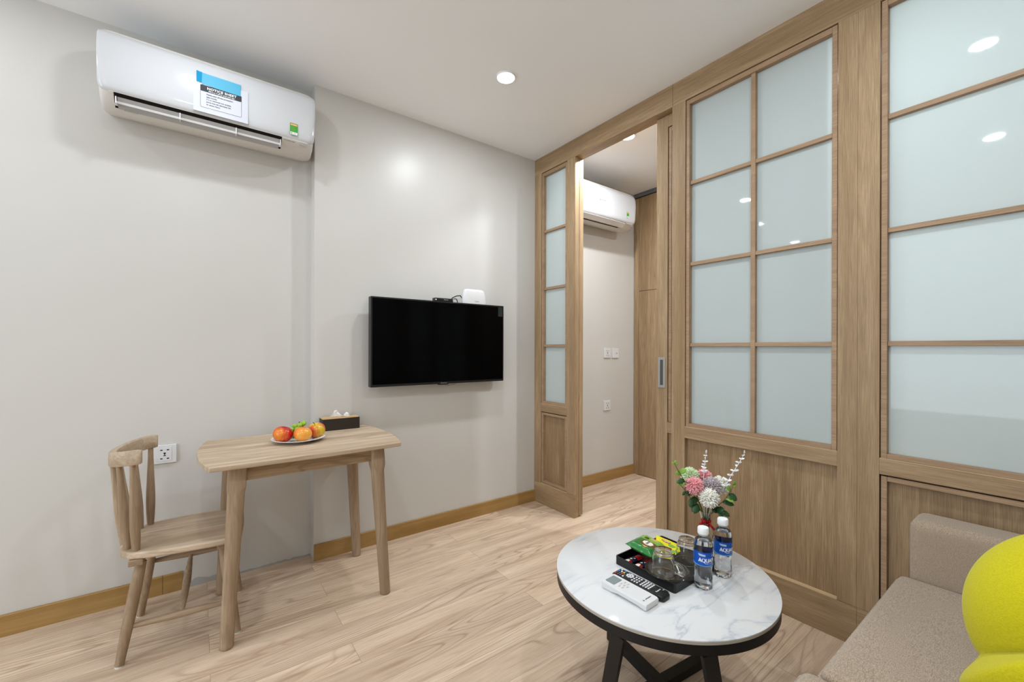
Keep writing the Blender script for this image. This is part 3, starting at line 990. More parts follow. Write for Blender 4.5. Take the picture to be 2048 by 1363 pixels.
bxs = thing('set_top_box', 'small black receiver box lying on top of the television', 'receiver box', (-0.800, -0.072, 1.4587))
B().box(-0.083, 0.045, -0.020, 0.018, 0.0, 0.021).build('body', M['black_plastic'], bxs, bevel=0.003)
B().box(-0.079, -0.072, -0.0206, -0.0196, 0.006, 0.013).build('white_port', M['white_print'], bxs, flat=True)
tx = B()
text_into(tx, 'DVB T2', 0.009, wallX(-0.02, -0.0204, 0.008), bold=0.0002)
tx.build('lettering', M['grey_plastic'], bxs, flat=True)
ro = thing('wifi_router', 'white upright rounded router standing on the television', 'router', (-0.588, -0.073, 1.4587))
rb = B()
rr = []
for z, wx, dy in ((0.0, 0.090, 0.019), (0.01, 0.091, 0.020), (0.05, 0.087, 0.019), (0.080, 0.080, 0.016), (0.092, 0.073, 0.012), (0.0975, 0.060, 0.006)):
    ring = []
    for j in range(40):
        a = 2 * pi * j / 40
        cx, sy = cos(a), sin(a)
        ring.append((wx * (abs(cx) ** 0.45) * (1 if cx > 0 else -1), dy * (abs(sy) ** 0.6) * (1 if sy > 0 else -1), z))
    rr.append(ring)
rb.rings(rr)
rb.build('body', M['white_plastic'], ro, smooth=60)
tx = B()
text_into(tx, 'Viettel', 0.012, wallX(-0.005, -0.0205, 0.012))
tx.build('lettering', M['softink'], ro, flat=True)
cbl = B()
cbl.tube([(-0.757, -0.060, 1.470), (-0.735, -0.045, 1.492), (-0.70, -0.040, 1.508), (-0.672, -0.040, 1.512), (-0.65, -0.03, 1.49)], 0.0035, 8)
cbl.tube([(-0.757, -0.062, 1.468), (-0.735, -0.060, 1.485), (-0.705, -0.048, 1.486), (-0.69, -0.035, 1.465), (-0.68, -0.02, 1.43)], 0.003, 8)
cbl.tube([(-0.757, -0.062, 1.466), (-0.742, -0.064, 1.470), (-0.732, -0.04, 1.455), (-0.72, -0.025, 1.42)], 0.003, 8)
tag(cbl.build('cable_bundle', M['black_plastic']), 'black cables looping between the receiver box and the white router', 'cable')

# ---------------------------------------------------------------- dining table
TZ = 0.718
dt = thing('dining_table', 'pale ash dining table with splayed legs against the white wall', 'table', (-1.665, -0.292, 0))
outl = []
hx_, hy_ = 0.372, 0.285
def arc_side(s):
    pts = []
    for i in range(13):
        f = i / 12.0
        y = -hy_ + 2 * hy_ * f
        x = hx_ + 0.036 * (1 - (2 * f - 1) ** 2)
        pts.append((s * x, y))
    return pts


R_ = arc_side(1)
L_ = arc_side(-1)
outl = R_ + [(0.2, hy_ + 0.004), (0.0, hy_ + 0.005), (-0.2, hy_ + 0.004)] + L_[::-1] + [(-0.2, -hy_ - 0.008), (0.0, -hy_ - 0.011), (0.2, -hy_ - 0.008)]
B().prism(outl, 'z', TZ - 0.021, TZ).build('tabletop', M['ash_x'], dt, bevel=0.005, seg=3)
def leg_mesh(tx_, ty_, fx, fy, ztop, sq, r0, r1, blockh=0.085):
    b_ = B()
    rings = []
    n = 24
    zs = [ztop, ztop - blockh * 0.5, ztop - blockh, ztop - blockh - 0.012, ztop - blockh - 0.03, ztop * 0.55, ztop * 0.25, 0.012, 0.003, 0.0]
    for z in zs:
        f = 1 - z / ztop
        cx, cy = tx_ + (fx - tx_) * f, ty_ + (fy - ty_) * f
        if z >= ztop - blockh - 1e-6:
            p, r = 0.28, sq
        elif z >= ztop - blockh - 0.013:
            p, r = 0.5, sq * 0.99
        elif z >= ztop - blockh - 0.031:
            p, r = 0.9, r0 * 1.0
        else:
            p = 1.0
            r = r0 + (r1 - r0) * (f ** 1.1)
            if z == 0.0:
                r -= 0.003
        ring = []
        for j in range(n):
            a = 2 * pi * (j + 0.5) / n
            c_, s_ = cos(a), sin(a)
            ring.append((cx + r * (abs(c_) ** p) * (1 if c_ > 0 else -1), cy + r * (abs(s_) ** p) * (1 if s_ > 0 else -1), z))
        rings.append(ring)
    b_.rings(rings)
    return b_


for sx in (-1, 1):
    for sy in (-1, 1):
        leg_mesh(sx * 0.276, sy * 0.205 - 0.002, sx * 0.313, sy * 0.228 - 0.008, TZ - 0.021, 0.0315, 0.0298, 0.0235).build('leg', M['ash_z'], dt, bevel=0, smooth=50)
B().box(-0.252, 0.252, -0.226, -0.206, TZ - 0.085, TZ - 0.022).build('apron', M['ash_ap'], dt, bevel=0.0015)
B().box(-0.252, 0.252, 0.200, 0.220, TZ - 0.085, TZ - 0.022).build('apron', M['ash_ap'], dt, bevel=0.0015)
B().box(-0.288, -0.268, -0.18, 0.18, TZ - 0.085, TZ - 0.022).build('apron', M['ash_y'], dt, bevel=0.0015)
B().box(0.268, 0.288, -0.18, 0.18, TZ - 0.085, TZ - 0.022).build('apron', M['ash_y'], dt, bevel=0.0015)

# ---------------------------------------------------------------- chair (faces +x, pushed under the table)
ch = thing('wooden_chair', 'pale wooden chair with a curved spindle back pushed under the dining table', 'chair', (-2.105, -0.258, 0), rz=-0.085)
SZ = 0.400
so_ = []
# seat outline (front = +x)
prof_seat = [(0.195, -0.175), (0.20, -0.10), (0.203, 0.0), (0.20, 0.10), (0.195, 0.175), (0.178, 0.192), (0.10, 0.196), (0.0, 0.190), (-0.10, 0.176), (-0.155, 0.158), (-0.185, 0.12), (-0.198, 0.06), (-0.20, 0.0), (-0.198, -0.06), (-0.185, -0.12), (-0.155, -0.158), (-0.10, -0.176), (0.0, -0.190), (0.10, -0.196), (0.178, -0.192)]
B().prism(prof_seat, 'z', SZ - 0.026, SZ).build('seat', M['ash_x'], ch, bevel=0.008, seg=3, smooth=60)
for sx in (-1, 1):
    B().box(sx * 0.135 - 0.022, sx * 0.135 + 0.022, -0.165, 0.165, SZ - 0.05, SZ - 0.0262).build('seat_batten', M['ash_y'], ch, bevel=0.004)
    for sy in (-1, 1):
        pts = []
        for i in range(9):
            f = i / 8.0
            pts.append((sx * (0.128 + 0.052 * f) + 0.002, sy * (0.118 + 0.054 * f), (SZ - 0.0505) * (1 - f) + 0.004 * f))
        o = B().tube(pts, [0.0165, 0.018, 0.0190, 0.0192, 0.0188, 0.0178, 0.0165, 0.0150, 0.0138], 16).build('leg', M['ash_z'], ch)
        B().lathe([(0.0132, 0.0), (0.0132, 0.006)], c=(pts[-1][0], pts[-1][1], 0.0), seg=16).build('foot_pad', M['felt'], o)
for sy in (-1, 1):
    z0 = 0.235 if sy > 0 else 0.125
    B().tube([(-0.152, sy * 0.150, z0), (-0.075, sy * 0.150, z0), (0.0, sy * 0.150, z0), (0.075, sy * 0.150, z0), (0.152, sy * 0.150, z0)], [0.008, 0.0115, 0.0135, 0.0115, 0.008], 12).build('stretcher', M['ash_sx'], ch)
B().tube([(0.0, -0.150, 0.125), (0.0, -0.08, 0.150), (0.0, 0.0, 0.180), (0.0, 0.08, 0.209), (0.0, 0.152, 0.238)], [0.006, 0.0115, 0.0145, 0.0115, 0.006], 12, sq=0.7).build('cross_stretcher', M['ash_y'], ch)
# curved top rail
RZ = 0.760
rr = []
n = 28
for i in range(n + 1):
    f = i / n
    ang = radians(-88 + 176 * f)
    rad_y, rad_x = 0.160, 0.113
    cx, cy = -0.115 - rad_x * cos(ang), rad_y * sin(ang)
    # outward normal
    nx, ny = -cos(ang) / rad_x, sin(ang) / rad_y
    L = sqrt(nx * nx + ny * ny)
    nx, ny = nx / L, ny / L
    e = min(f, 1 - f) * n
    th = 0.0125 if e > 0.5 else 0.010
    hgt = 0.027 if e > 0.5 else 0.024
    zc = RZ - 0.027 + 0.020 * abs(sin(ang)) ** 2
    ring = []
    for u, v in ((-1, -0.85), (-0.8, -1), (0.8, -1), (1, -0.85), (1, 0.85), (0.8, 1), (-0.8, 1), (-1, 0.85)):
        ring.append((cx + nx * th * u - 0.0, cy + ny * th * u, zc + hgt * v))
    rr.append(ring)
B().rings(rr).build('top_rail', wood('ash_rail_grain', srgb(196, 176, 152), srgb(160, 136, 110), 'y', swirl=6.0, fine=90, rough=0.62, contrast=0.7, knots=False, seed=9.0, pore=0.45), ch, bevel=0.001, smooth=50)
for bx_, by_, a in ((-0.138, -0.138, -74), (-0.168, -0.104, -48), (-0.190, -0.040, -17), (-0.190, 0.045, 17), (-0.168, 0.104, 48), (-0.140, 0.140, 76)):
    ang = radians(a)
    tx_, ty_ = -0.115 - 0.113 * cos(ang), 0.160 * sin(ang)
    zt = RZ - 0.05 + 0.018 * abs(sin(ang)) ** 2
    pts, rad = [], []
    for i in range(8):
        f = i / 7.0
        pts.append((bx_ + (tx_ - bx_) * f, by_ + (ty_ - by_) * f, SZ - 0.004 + (zt - SZ + 0.006) * f))
        rad.append([0.0118, 0.0145, 0.0160, 0.0154, 0.0135, 0.0115, 0.0098, 0.0088][i])
    B().tube(pts, rad, 14).build('spindle', M['ash_z'], ch)

# ---------------------------------------------------------------- on the dining table
pt = tag(B().lathe([(0.0, 0.0), (0.062, 0.0), (0.066, 0.003), (0.100, 0.013), (0.116, 0.017), (0.1165, 0.019), (0.114, 0.0195), (0.098, 0.0155), (0.064, 0.0060), (0.0, 0.0050)], seg=64).build('plate', M['porcelain'], smooth=50),
         'round white porcelain plate of fruit on the dining table', 'plate')
pt.location = (-1.682, -0.272, TZ)
PZ = TZ + 0.0062
def apple(label, cat, x, y, r, m, tilt, rz, name, dz=0.0):
    t = thing(name, label, cat, (x, y, PZ + r * 0.90 + dz), rot=(tilt[0], tilt[1], rz), group='round fruits on the plate')
    a = B()
    prof = []
    for i in range(25):
        th = pi * i / 24
        rad = r * sin(th) * (1 + 0.07 * sin(th)) * (1.0 + 0.05 * cos(th))
        z = r * 0.93 * cos(th) - 0.30 * r * math.exp(-(th / 0.33) ** 2) + 0.12 * r * math.exp(-((pi - th) / 0.3) ** 2)
        prof.append((max(rad, 0.0002), z))
    a.lathe(prof, seg=36)
    a.build('flesh', m, t, smooth=80)
    return t


apple('deep red apple on the plate, farthest from the tissue box', 'apple', -1.752, -0.290, 0.0405, M['apple_a'], (0.25, 0.1), 0.6, 'apple')
apple('orange-yellow nectarine at the front middle of the fruit plate', 'nectarine', -1.674, -0.322, 0.0375, M['apple_b'], (0.15, -0.1), 2.0, 'nectarine')
ta = apple('yellow and red apple with a dark stalk nearest the tissue box', 'apple', -1.604, -0.268, 0.0395, M['apple_c'], (0.1, -0.25), 0.35, 'apple')
B().tube([(0.0, 0.0, 0.022), (-0.003, 0, 0.034), (-0.008, 0, 0.045)], [0.0012, 0.0012, 0.0018], 8).build('stalk', M['twig'], ta)
gr = thing('grape_bunch', 'small bunch of green grapes piled behind the apples on the plate', 'grapes', (-1.678, -0.228, PZ))
random.seed(3)
gp = [(x_, y_, z_ * 0.86, a_) for x_, y_, z_, a_ in [(-0.030, -0.004, 0.050, 0.5), (-0.012, 0.004, 0.066, 0.2), (0.008, -0.004, 0.072, 1.1), (0.026, 0.002, 0.080, 1.4), (-0.004, -0.014, 0.052, 0.1), (0.018, 0.022, 0.062, 0.8), (-0.022, 0.018, 0.040, 0.5), (0.004, 0.026, 0.040, 0.3), (-0.010, 0.000, 0.028, 0.6), (0.022, 0.008, 0.040, 0.9), (-0.036, 0.010, 0.026, 0.7), (0.006, 0.01, 0.014, 0.7), (-0.02, 0.022, 0.014, 0.2), (0.022, 0.03, 0.014, 0.5)]]
for x, y, z, a in gp:
    o = B().ball((0, 0, 0), 0.0118, (1.35, 1, 1), 3).build('grape', M['grape'], gr, smooth=80)
    o.location = (x, y, z)
    o.rotation_euler = (0, -0.4 * a, a)
B().tube([(-0.02, 0.006, 0.02), (-0.014, 0.0, 0.05), (0.0, -0.004, 0.062), (0.006, -0.006, 0.080)], 0.0016, 8).tube([(-0.014, 0.0, 0.05), (-0.022, -0.006, 0.062)], 0.0014, 8).build('stem', M['twig'], gr)

tb = thing('tissue_box', 'dark tissue box with a bamboo lid and a tissue sticking out', 'tissue box', (-1.441, -0.058, TZ), rz=-0.03)
B().prism(rrect(-0.098, 0.098, -0.045, 0.045, 0.010), 'z', 0, 0.062).build('case', M['dark_box'], tb, bevel=0.0015)
B().prism(rrect(-0.095, 0.095, -0.042, 0.042, 0.008), 'z', 0.0622, 0.0640).build('lid', M['lid_wood'], tb, flat=True)
tm = B()
rows = []
for j in range(7):
    f = j / 6.0
    row = []
    for i in range(25):
        u = i / 24.0
        x = -0.050 + 0.100 * u + 0.004 * sin(j)
        ztop = 0.036 * math.exp(-((u - 0.30) / 0.20) ** 2) + 0.019 * math.exp(-((u - 0.88) / 0.14) ** 2) + 0.004
        y = (0.006 * sin(u * 17) + 0.004 * sin(u * 31 + 1)) * f + 0.010 * (1 - f) * (0.5 - u)
        row.append((x, y - 0.006 * f, 0.0645 + ztop * f))
    rows.append(row)
tm.rings(rows, cap=False, closed=False)
to = tm.build('tissue', M['tissue'], tb, smooth=80)
to.modifiers.new('thick', 'SOLIDIFY').thickness = 0.0008

# ---------------------------------------------------------------- coffee table
CZ = 0.405
ct_ = thing('coffee_table', 'round coffee table with a white marble top on black metal legs', 'coffee table', (-0.795, -1.640, 0))
CR = 0.352
B().lathe([(CR - 0.0012, 0.0), (CR, -0.0010), (CR, -0.0038)], c=(0, 0, CZ), seg=160).build('marble_top', M['marble'], ct_, smooth=50)
B().lathe([(CR - 0.0008, -0.0039), (CR - 0.0008, -0.0120)], c=(0, 0, CZ), seg=128).build('top_edge', M['stone_edge'], ct_, smooth=30)
B().lathe([(CR - 0.008, -0.0125), (CR - 0.001, -0.0125), (CR - 0.001, -0.040), (CR - 0.008, -0.040), (CR - 0.008, -0.0125)], c=(0, 0, CZ), seg=128, cap=False).build('rim_band', M['black_metal'], ct_, smooth=30)
B().lathe([(CR - 0.008, -0.0130), (CR - 0.008, -0.018)], c=(0, 0, CZ), seg=96).build('under_board', M['black_metal'], ct_, smooth=30)
def bar(b_, p, q, wx=0.02, hz=0.02, up=(0, 0, 1)):
    p, q = Vector(p), Vector(q)
    d = (q - p).normalized()
    u = d.cross(Vector(up)).normalized()
    v = u.cross(d).normalized()
    r1 = [p + u * wx * a + v * hz * c for a, c in ((-1, -1), (1, -1), (1, 1), (-1, 1))]
    r2 = [q + u * wx * a + v * hz * c for a, c in ((-1, -1), (1, -1), (1, 1), (-1, 1))]
    return b_.rings([r1, r2])



def pol(a, r, z):
    return (r * cos(radians(a)), r * sin(radians(a)), z)


for at_, af in ((195, 174), (235, 257), (15, -6), (55, 77)):
    bar(B(), pol(af, 0.262, 0.0), pol(at_, 0.335, CZ - 0.041), 0.020, 0.011, up=pol(at_, 1, 0)).build('leg', M['black_metal'], ct_, bevel=0.0015, seg=2)
bar(B(), pol(77, 0.275, 0.016), pol(257, 0.275, 0.016), 0.020, 0.015).build('floor_bar', M['black_metal'], ct_, bevel=0.002)
b = B()
bar(b, pol(-6, 0.275, 0.0155), pol(-6, 0.0205, 0.0155), 0.020, 0.015)
bar(b, pol(174, 0.275, 0.0155), pol(174, 0.0205, 0.0155), 0.020, 0.015)
b.build('floor_bar', M['black_metal'], ct_, bevel=0.002)

# serving tray: rimmed compartment at the back, raised shelf in front
ty = thing('serving_tray', 'black serving tray on the marble table holding glass cups and sachets', 'tray', (-0.748, -1.636, CZ))
tw, td = 0.1365, 0.1165
b = B()
o1, i1 = rrect(-tw, tw, -td, td, 0.008), rrect(-tw + 0.004, tw - 0.004, -td + 0.004, td - 0.004, 0.006)
b.rings([[(p[0], p[1], 0) for p in o1], [(p[0], p[1], 0.028) for p in o1], [(p[0], p[1], 0.028) for p in i1], [(p[0], p[1], 0.004) for p in i1]], cap=True)
b.build('rimmed_base', M['black_plastic'], ty, smooth=30)
b = B()
b.prism(rrect(-tw + 0.0045, tw - 0.0045, -td + 0.0045, 0.006, 0.005), 'z', 0.0045, 0.0255)
b.build('raised_shelf', M['black_plastic'], ty, bevel=0.001, seg=1)

def cup(label, x, y, z, rz, group='upturned glass cups', handle=True):
    t = thing('glass_cup', label, 'glass cup', (x, y, z), rz=rz, group=group)
    prof = [(0.0400, 0.0), (0.0392, 0.008), (0.0375, 0.022), (0.034, 0.045), (0.0300, 0.063), (0.0265, 0.0705), (0.0255, 0.0735), (0.0262, 0.0760), (0.0250, 0.0770), (0.0, 0.0740),
            (0.0, 0.0660), (0.0235, 0.0655), (0.0275, 0.0610), (0.0318, 0.044), (0.0353, 0.022), (0.0370, 0.008), (0.0378, 0.0)]
    b_ = B()
    n_ = len(prof)
    b_.lathe([(max(r, 0.0001), zz) for r, zz in prof] + [prof[0]], seg=56, cap=False)
    b_.build('bowl', M['glass'], t, smooth=60)
    if handle:
        B().tube([(0.0355, 0, 0.036), (0.046, 0, 0.036), (0.056, 0, 0.029), (0.060, 0, 0.020), (0.055, 0, 0.011), (0.045, 0, 0.008), (0.0388, 0, 0.009)], [0.005, 0.0045, 0.004, 0.004, 0.004, 0.0045, 0.005], 12).build('handle', M['glass'], t, smooth=80)
    return t


cup('clear glass cup upside down on the glass saucer', -0.858, -1.693, CZ + 0.0305 + 0.0015, -1.0)
cup('clear glass cup upside down on the tray beside the blue-labelled bottles', -0.712, -1.688, CZ + 0.0260, -0.2)
b = B()
sp = [(0.030, 0.0), (0.034, 0.0), (0.050, 0.004), (0.066, 0.0110), (0.0690, 0.0130), (0.0690, 0.0155), (0.0670, 0.0158), (0.050, 0.0078), (0.034, 0.0042), (0.028, 0.0042), (0.0001, 0.0042), (0.0001, 0.0015), (0.030, 0.0)]
b.lathe(sp, seg=72, cap=False)
o = tag(b.build('glass_saucer', M['glass'], smooth=60), 'clear glass saucer under the upturned cup nearest the remote controls', 'saucer')
o.location = (-0.842, -1.697, CZ + 0.0260)
# teaspoon leaning on the saucer
sp_ = B()
sp_.tube([(0.0, 0.0, 0.004), (0.012, 0.0, 0.0015), (0.024, 0.0, 0.004)], [0.0055, 0.0085, 0.0055], 14, sq=0.25)
sp_.tube([(0.022, 0, 0.0045), (0.045, 0, 0.011), (0.085, 0, 0.019), (0.098, 0, 0.021)], [0.002, 0.0016, 0.0022, 0.0026], 8, sq=0.6)
o = tag(sp_.build('teaspoon', M['spoon'], smooth=60), 'small steel teaspoon resting on the glass saucer', 'spoon')
o.location = (-0.836, -1.747, CZ + 0.0325)
o.rotation_euler = (0, 0, 0.9)

# puffy sachets
def pouch(L, Wd, th, n=20, m_=14, crimp=0.10, twist=0.0, wrinkle=0.0012, seed=0):
    top, bot = [], []
    for i in range(n + 1):
        u = i / n
        rt, rb_ = [], []
        for j in range(m_ + 1):
            v = j / m_
            eu = min(u, 1 - u) / crimp
            ev = min(v, 1 - v) / 0.16
            h = th / 2 * min(1.0, max(0.0, (eu - 0.5) * 1.3)) ** 0.6 * min(1.0, ev) ** 0.7 if eu > 0.5 else 0.0
            h = max(h, 0.0004)
            narrow = 1 - 0.10 * (h / (th / 2))
            wr_ = wrinkle * mnoise.noise(Vector((u * 9 + seed, v * 7, seed)))
            zig = 0.0008 * ((i + j) % 2) if eu <= 0.5 else 0
            x, y = (u - 0.5) * L, (v - 0.5) * Wd * narrow
            rt.append((x, y, h + wr_ + zig))
            rb_.append((x, y, -h + wr_ + zig))
        top.append(rt)
        bot.append(rb_)
    return top, bot


def pouch_parts(t, L, Wd, th, zones, seed=0, crimp=0.10, wrinkle=0.0012, n=24, m_=14):
    """zones: list of (name, material, test(u, v)); first match wins; the last is the body."""
    top, bot = pouch(L, Wd, th, n, m_, crimp, 0, wrinkle, seed)
    bmats = []
    b_ = B()
    nn, mm = len(top), len(top[0])
    verts = [p for r in top for p in r] + [p for r in bot for p in r]
    faces, tags = [], []
    for i in range(nn - 1):
        for j in range(mm - 1):
            u, v = (i + 0.5) / (nn - 1), (j + 0.5) / (mm - 1)
            k = [q for q, z in enumerate(zones) if z[2](u, v)][0]
            faces.append((i * mm + j, (i + 1) * mm + j, (i + 1) * mm + j + 1, i * mm + j + 1))
            tags.append(k)
            if not zones[k][0].endswith(('body', 'foil', 'edge', 'end')):
                k = len(zones) - 1
            o_ = nn * mm
            faces.append((o_ + i * mm + j, o_ + i * mm + j + 1, o_ + (i + 1) * mm + j + 1, o_ + (i + 1) * mm + j))
            tags.append(k)
    for k, z in enumerate(zones):
        fs = [f for f, tg in zip(faces, tags) if tg == k]
        if not fs:
            continue
        used = sorted({v for f in fs for v in f})
        mp_ = {v: q for q, v in enumerate(used)}
        B().add([verts[v] for v in used], [tuple(mp_[v] for v in f) for f in fs]).build(z[0], z[1], t, smooth=70)


gb = thing('green_snack_bag', 'shiny green bag with a white round emblem lying over the black tray', 'snack bag', (-0.768, -1.566, CZ + 0.048), rot=(0.16, 0.10, 0.18))
inc = lambda u, v, cu, cv, ru, rv: ((u - cu) / ru) ** 2 + ((v - cv) / rv) ** 2 < 1
pouch_parts(gb, 0.142, 0.098, 0.026, [
    ('silver_edge', M['foil_silver'], lambda u, v: u > 0.93),
    ('emblem', M['cream'], lambda u, v: inc(u, v, 0.46, 0.44, 0.13, 0.21)),
    ('coconut_print', M['brown'], lambda u, v: inc(u, v, 0.43, 0.42, 0.19, 0.30)),
    ('nut_print', M['tan'], lambda u, v: inc(u, v, 0.24, 0.40, 0.055, 0.10)),
    ('nut_print', M['tan'], lambda u, v: inc(u, v, 0.80, 0.42, 0.07, 0.16)),
    ('pale_band', M['bag_lgreen'], lambda u, v: u > 0.60),
    ('foil_body', M['bag_green'], lambda u, v: True)], seed=3, n=40, m_=28)
tx = B()
text_into(tx, 'U', 0.020, Matrix.Translation((0.024, 0.010, 0.0142)) @ Matrix.Rotation(0.0, 4, 'Z'), bold=0.001)
text_into(tx, 'COCO', 0.009, Matrix.Translation((-0.020, -0.007, 0.0145)), bold=0.0004)
tx.build('lettering', M['navy'], gb, flat=True)

for k, (x, y, z, rz, ti, lab) in enumerate(((-0.664, -1.580, CZ + 0.034, -0.95, 0.30, 'yellow tea sachet with red print behind the green bag'),
                                            (-0.690, -1.602, CZ + 0.026, -0.75, 0.12, 'yellow tea sachet lying lowest between the green bag and the glass cup'))):
    t = thing('tea_sachet', lab, 'tea sachet', (x, y, z), rot=(0.1, ti, rz), group='yellow tea sachets')
    pouch_parts(t, 0.082, 0.052, 0.007, [
        ('red_print', M['red_foil'], lambda u, v: inc(u, v, 0.45, 0.52, 0.22, 0.16)),
        ('green_print', M['bag_lgreen'], lambda u, v: inc(u, v, 0.72, 0.22, 0.2, 0.2)),
        ('sachet_body', M['yellow_foil'], lambda u, v: True)], seed=k + 5, n=28, m_=18)
    if k == 0:
        tx = B()
        text_into(tx, 'Lipton', 0.0095, Matrix.Translation((-0.0165, -0.002, 0.0046)), bold=0.0004)
        tx.build('lettering', M['white_print'], t, flat=True)
for k, (x, y, z, rz, lab) in enumerate(((-0.832, -1.556, CZ + 0.0115, -0.10, 'red and navy coffee stick closest to the tray rim under the green bag'),
                                        (-0.828, -1.596, CZ + 0.0115, -0.05, 'red and navy coffee stick between the green bag and the glass saucer'))):
    t = thing('coffee_stick', lab, 'coffee sachet', (x, y, z), rot=(0.0, -0.02, rz), group='coffee sticks in the tray')
    pouch_parts(t, 0.094, 0.026, 0.013, [
        ('cup_print', M['cream'], lambda u, v: inc(u, v, 0.20, 0.5, 0.10, 0.30)),
        ('red_end', M['red_foil'], lambda u, v: u < 0.30),
        ('red_foil', M['red_foil'], lambda u, v: u > 0.62),
        ('white_fleck', M['white_print'], lambda u, v: inc(u, v, 0.43, 0.6, 0.03, 0.2)),
        ('white_fleck', M['white_print'], lambda u, v: inc(u, v, 0.53, 0.3, 0.03, 0.12)),
        ('navy_body', M['navy'], lambda u, v: True)], seed=k + 9, n=36, m_=14)

# remote controls
rm = thing('tv_remote', 'black television remote with round white buttons between tray and white remote', 'remote control', (-0.9385, -1.664, CZ), rz=0.035)
b = B()
rings = []
for y, hw_, h in ((-0.094, 0.014, 0.010), (-0.092, 0.019, 0.014), (-0.085, 0.0225, 0.018), (-0.06, 0.0235, 0.0185), (0.05, 0.0235, 0.017), (0.088, 0.023, 0.016), (0.093, 0.020, 0.013)):
    rings.append([(-hw_, y, 0.003), (-hw_ * 0.8, y, 0.0), (hw_ * 0.8, y, 0.0), (hw_, y, 0.003), (hw_, y, h - 0.003), (hw_ * 0.88, y, h), (-hw_ * 0.88, y, h), (-hw_, y, h - 0.003)])
b.rings(rings)
b.build('casing', M['black_plastic'], rm, smooth=35)
def btn(par, x, y, z, m, rx=0.0042, ry=0.0030, h=0.0016, name='button'):
    o_ = B().lathe([(0.92, -0.0012), (1.0, 0.0), (0.95, h * 0.8), (0.75, h), (0.0, h * 1.05)], seg=18, sx=rx, sy=ry).build(name, M[m], par, smooth=50)
    o_.location = (x, y, z)
    return o_


top = lambda y: 0.0185 - (y + 0.06) * 0.0135 if y > -0.06 else 0.0183
b0 = btn(rm, -0.015, 0.083, top(0.083), 'btn_red')
for x, y, m_ in ((-0.005, 0.083, 'btn_grey'), (0.005, 0.083, 'btn_blue'), (0.015, 0.080, 'btn_white'),
                 (-0.015, 0.074, 'btn_grey'), (-0.005, 0.074, 'btn_grey'), (0.005, 0.073, 'btn_white'),
                 (-0.015, 0.065, 'btn_grey'), (-0.005, 0.065, 'btn_red'), (0.005, 0.064, 'btn_yellow'), (0.015, 0.064, 'btn_blue'),
                 (-0.015, 0.055, 'btn_white'), (-0.005, 0.056, 'btn_grey')):
    btn(rm, x, y, top(y), m_)
for k in range(8):
    a = 2 * pi * k / 8
    btn(rm, 0.004 + 0.0095 * cos(a), 0.040 + 0.0095 * sin(a), top(0.04), 'btn_white', 0.0038, 0.0038)
btn(rm, 0.004, 0.040, top(0.04), 'btn_white', 0.0045, 0.0045)
for r_ in range(3):
    for c_ in range(3):
        btn(rm, -0.013 + c_ * 0.0125, 0.021 - r_ * 0.0095, top(0.02 - r_ * 0.01), 'btn_white')
for r_ in range(4):
    for c_ in range(4):
        btn(rm, -0.0145 + c_ * 0.0095, -0.012 - r_ * 0.0095, top(-0.012 - r_ * 0.0095), 'btn_white', 0.0040, 0.0032)
tx = B()
text_into(tx, 'Panasonic', 0.0062, Matrix.Translation((0, -0.0665, 0.0187)), align='CENTER', bold=0.0002)
text_into(tx, 'TV', 0.005, Matrix.Translation((0.012, -0.075, 0.0186)), bold=0.0002)
tx.build('lettering', M['white_print'], rm, flat=True)

ra = thing('air_conditioner_remote', 'white remote with a grey display on the marble table', 'remote control', (-1.0035, -1.672, CZ), rz=0.035)
b = B()
rings = []
for y, hw_, h, lo_ in ((-0.0825, 0.029, 0.016, 0.006), (-0.0815, 0.0315, 0.019, 0.0025), (-0.076, 0.0325, 0.0205, 0.0), (-0.05, 0.0325, 0.0215, 0.004), (0.02, 0.0325, 0.0225, 0.005), (0.045, 0.0325, 0.023, 0.0), (0.076, 0.0325, 0.0235, 0.0), (0.0815, 0.0315, 0.0225, 0.002), (0.083, 0.029, 0.020, 0.005)):
    rings.append([(-hw_ + 0.001, y, lo_ + 0.002), (-hw_ * 0.85, y, lo_), (hw_ * 0.85, y, lo_), (hw_ - 0.001, y, lo_ + 0.002), (hw_, y, h - 0.004), (hw_ - 0.003, y, h), (-hw_ + 0.003, y, h), (-hw_, y, h - 0.004)])
b.rings(rings)
b.build('casing', M['white_plastic'], ra, smooth=40)
tz = 0.0232
Xr = Matrix.Translation((0, 0, tz)) @ Matrix.Rotation(0.012, 4, 'X')
B().prism(rrect(-0.0225, 0.0185, 0.040, 0.073, 0.002), 'z', -0.001, 0.0007, X=Xr).build('display', M['lcd'], ra, flat=True)
for x, y in ((-0.014, 0.026), (0.0, 0.030), (0.014, 0.026), (-0.014, 0.014), (0.0, 0.018), (0.014, 0.014), (0.0, 0.006)):
    o = B().prism(rrect(-0.0048, 0.0048, -0.0026, 0.0026, 0.001), 'z', -0.001, 0.0005).build('button', M['cream_plastic'], ra, bevel=0.0003, seg=1)
    o.matrix_local = Xr @ Matrix.Translation((x, y, 0))
    q = B().box(-0.0026, 0.0026, -0.0006, 0.0006, 0.0005, 0.0007).build('button_mark', M['lightink'], o, flat=True)
tx = B()
text_into(tx, 'MITSUBISHI', 0.0052, Matrix.Translation((0.004, -0.0665, 0.0215)), align='CENTER', bold=0.00015)
for a in (60, 180, 300):
    tx.prism([(-0.019 + (p[0]) * 0.36, -0.0645 + (p[1]) * 0.36) for p in rh(0, 0, a)], 'z', 0.0214, 0.0216)
tx.build('lettering', M['ink'], ra, flat=True)

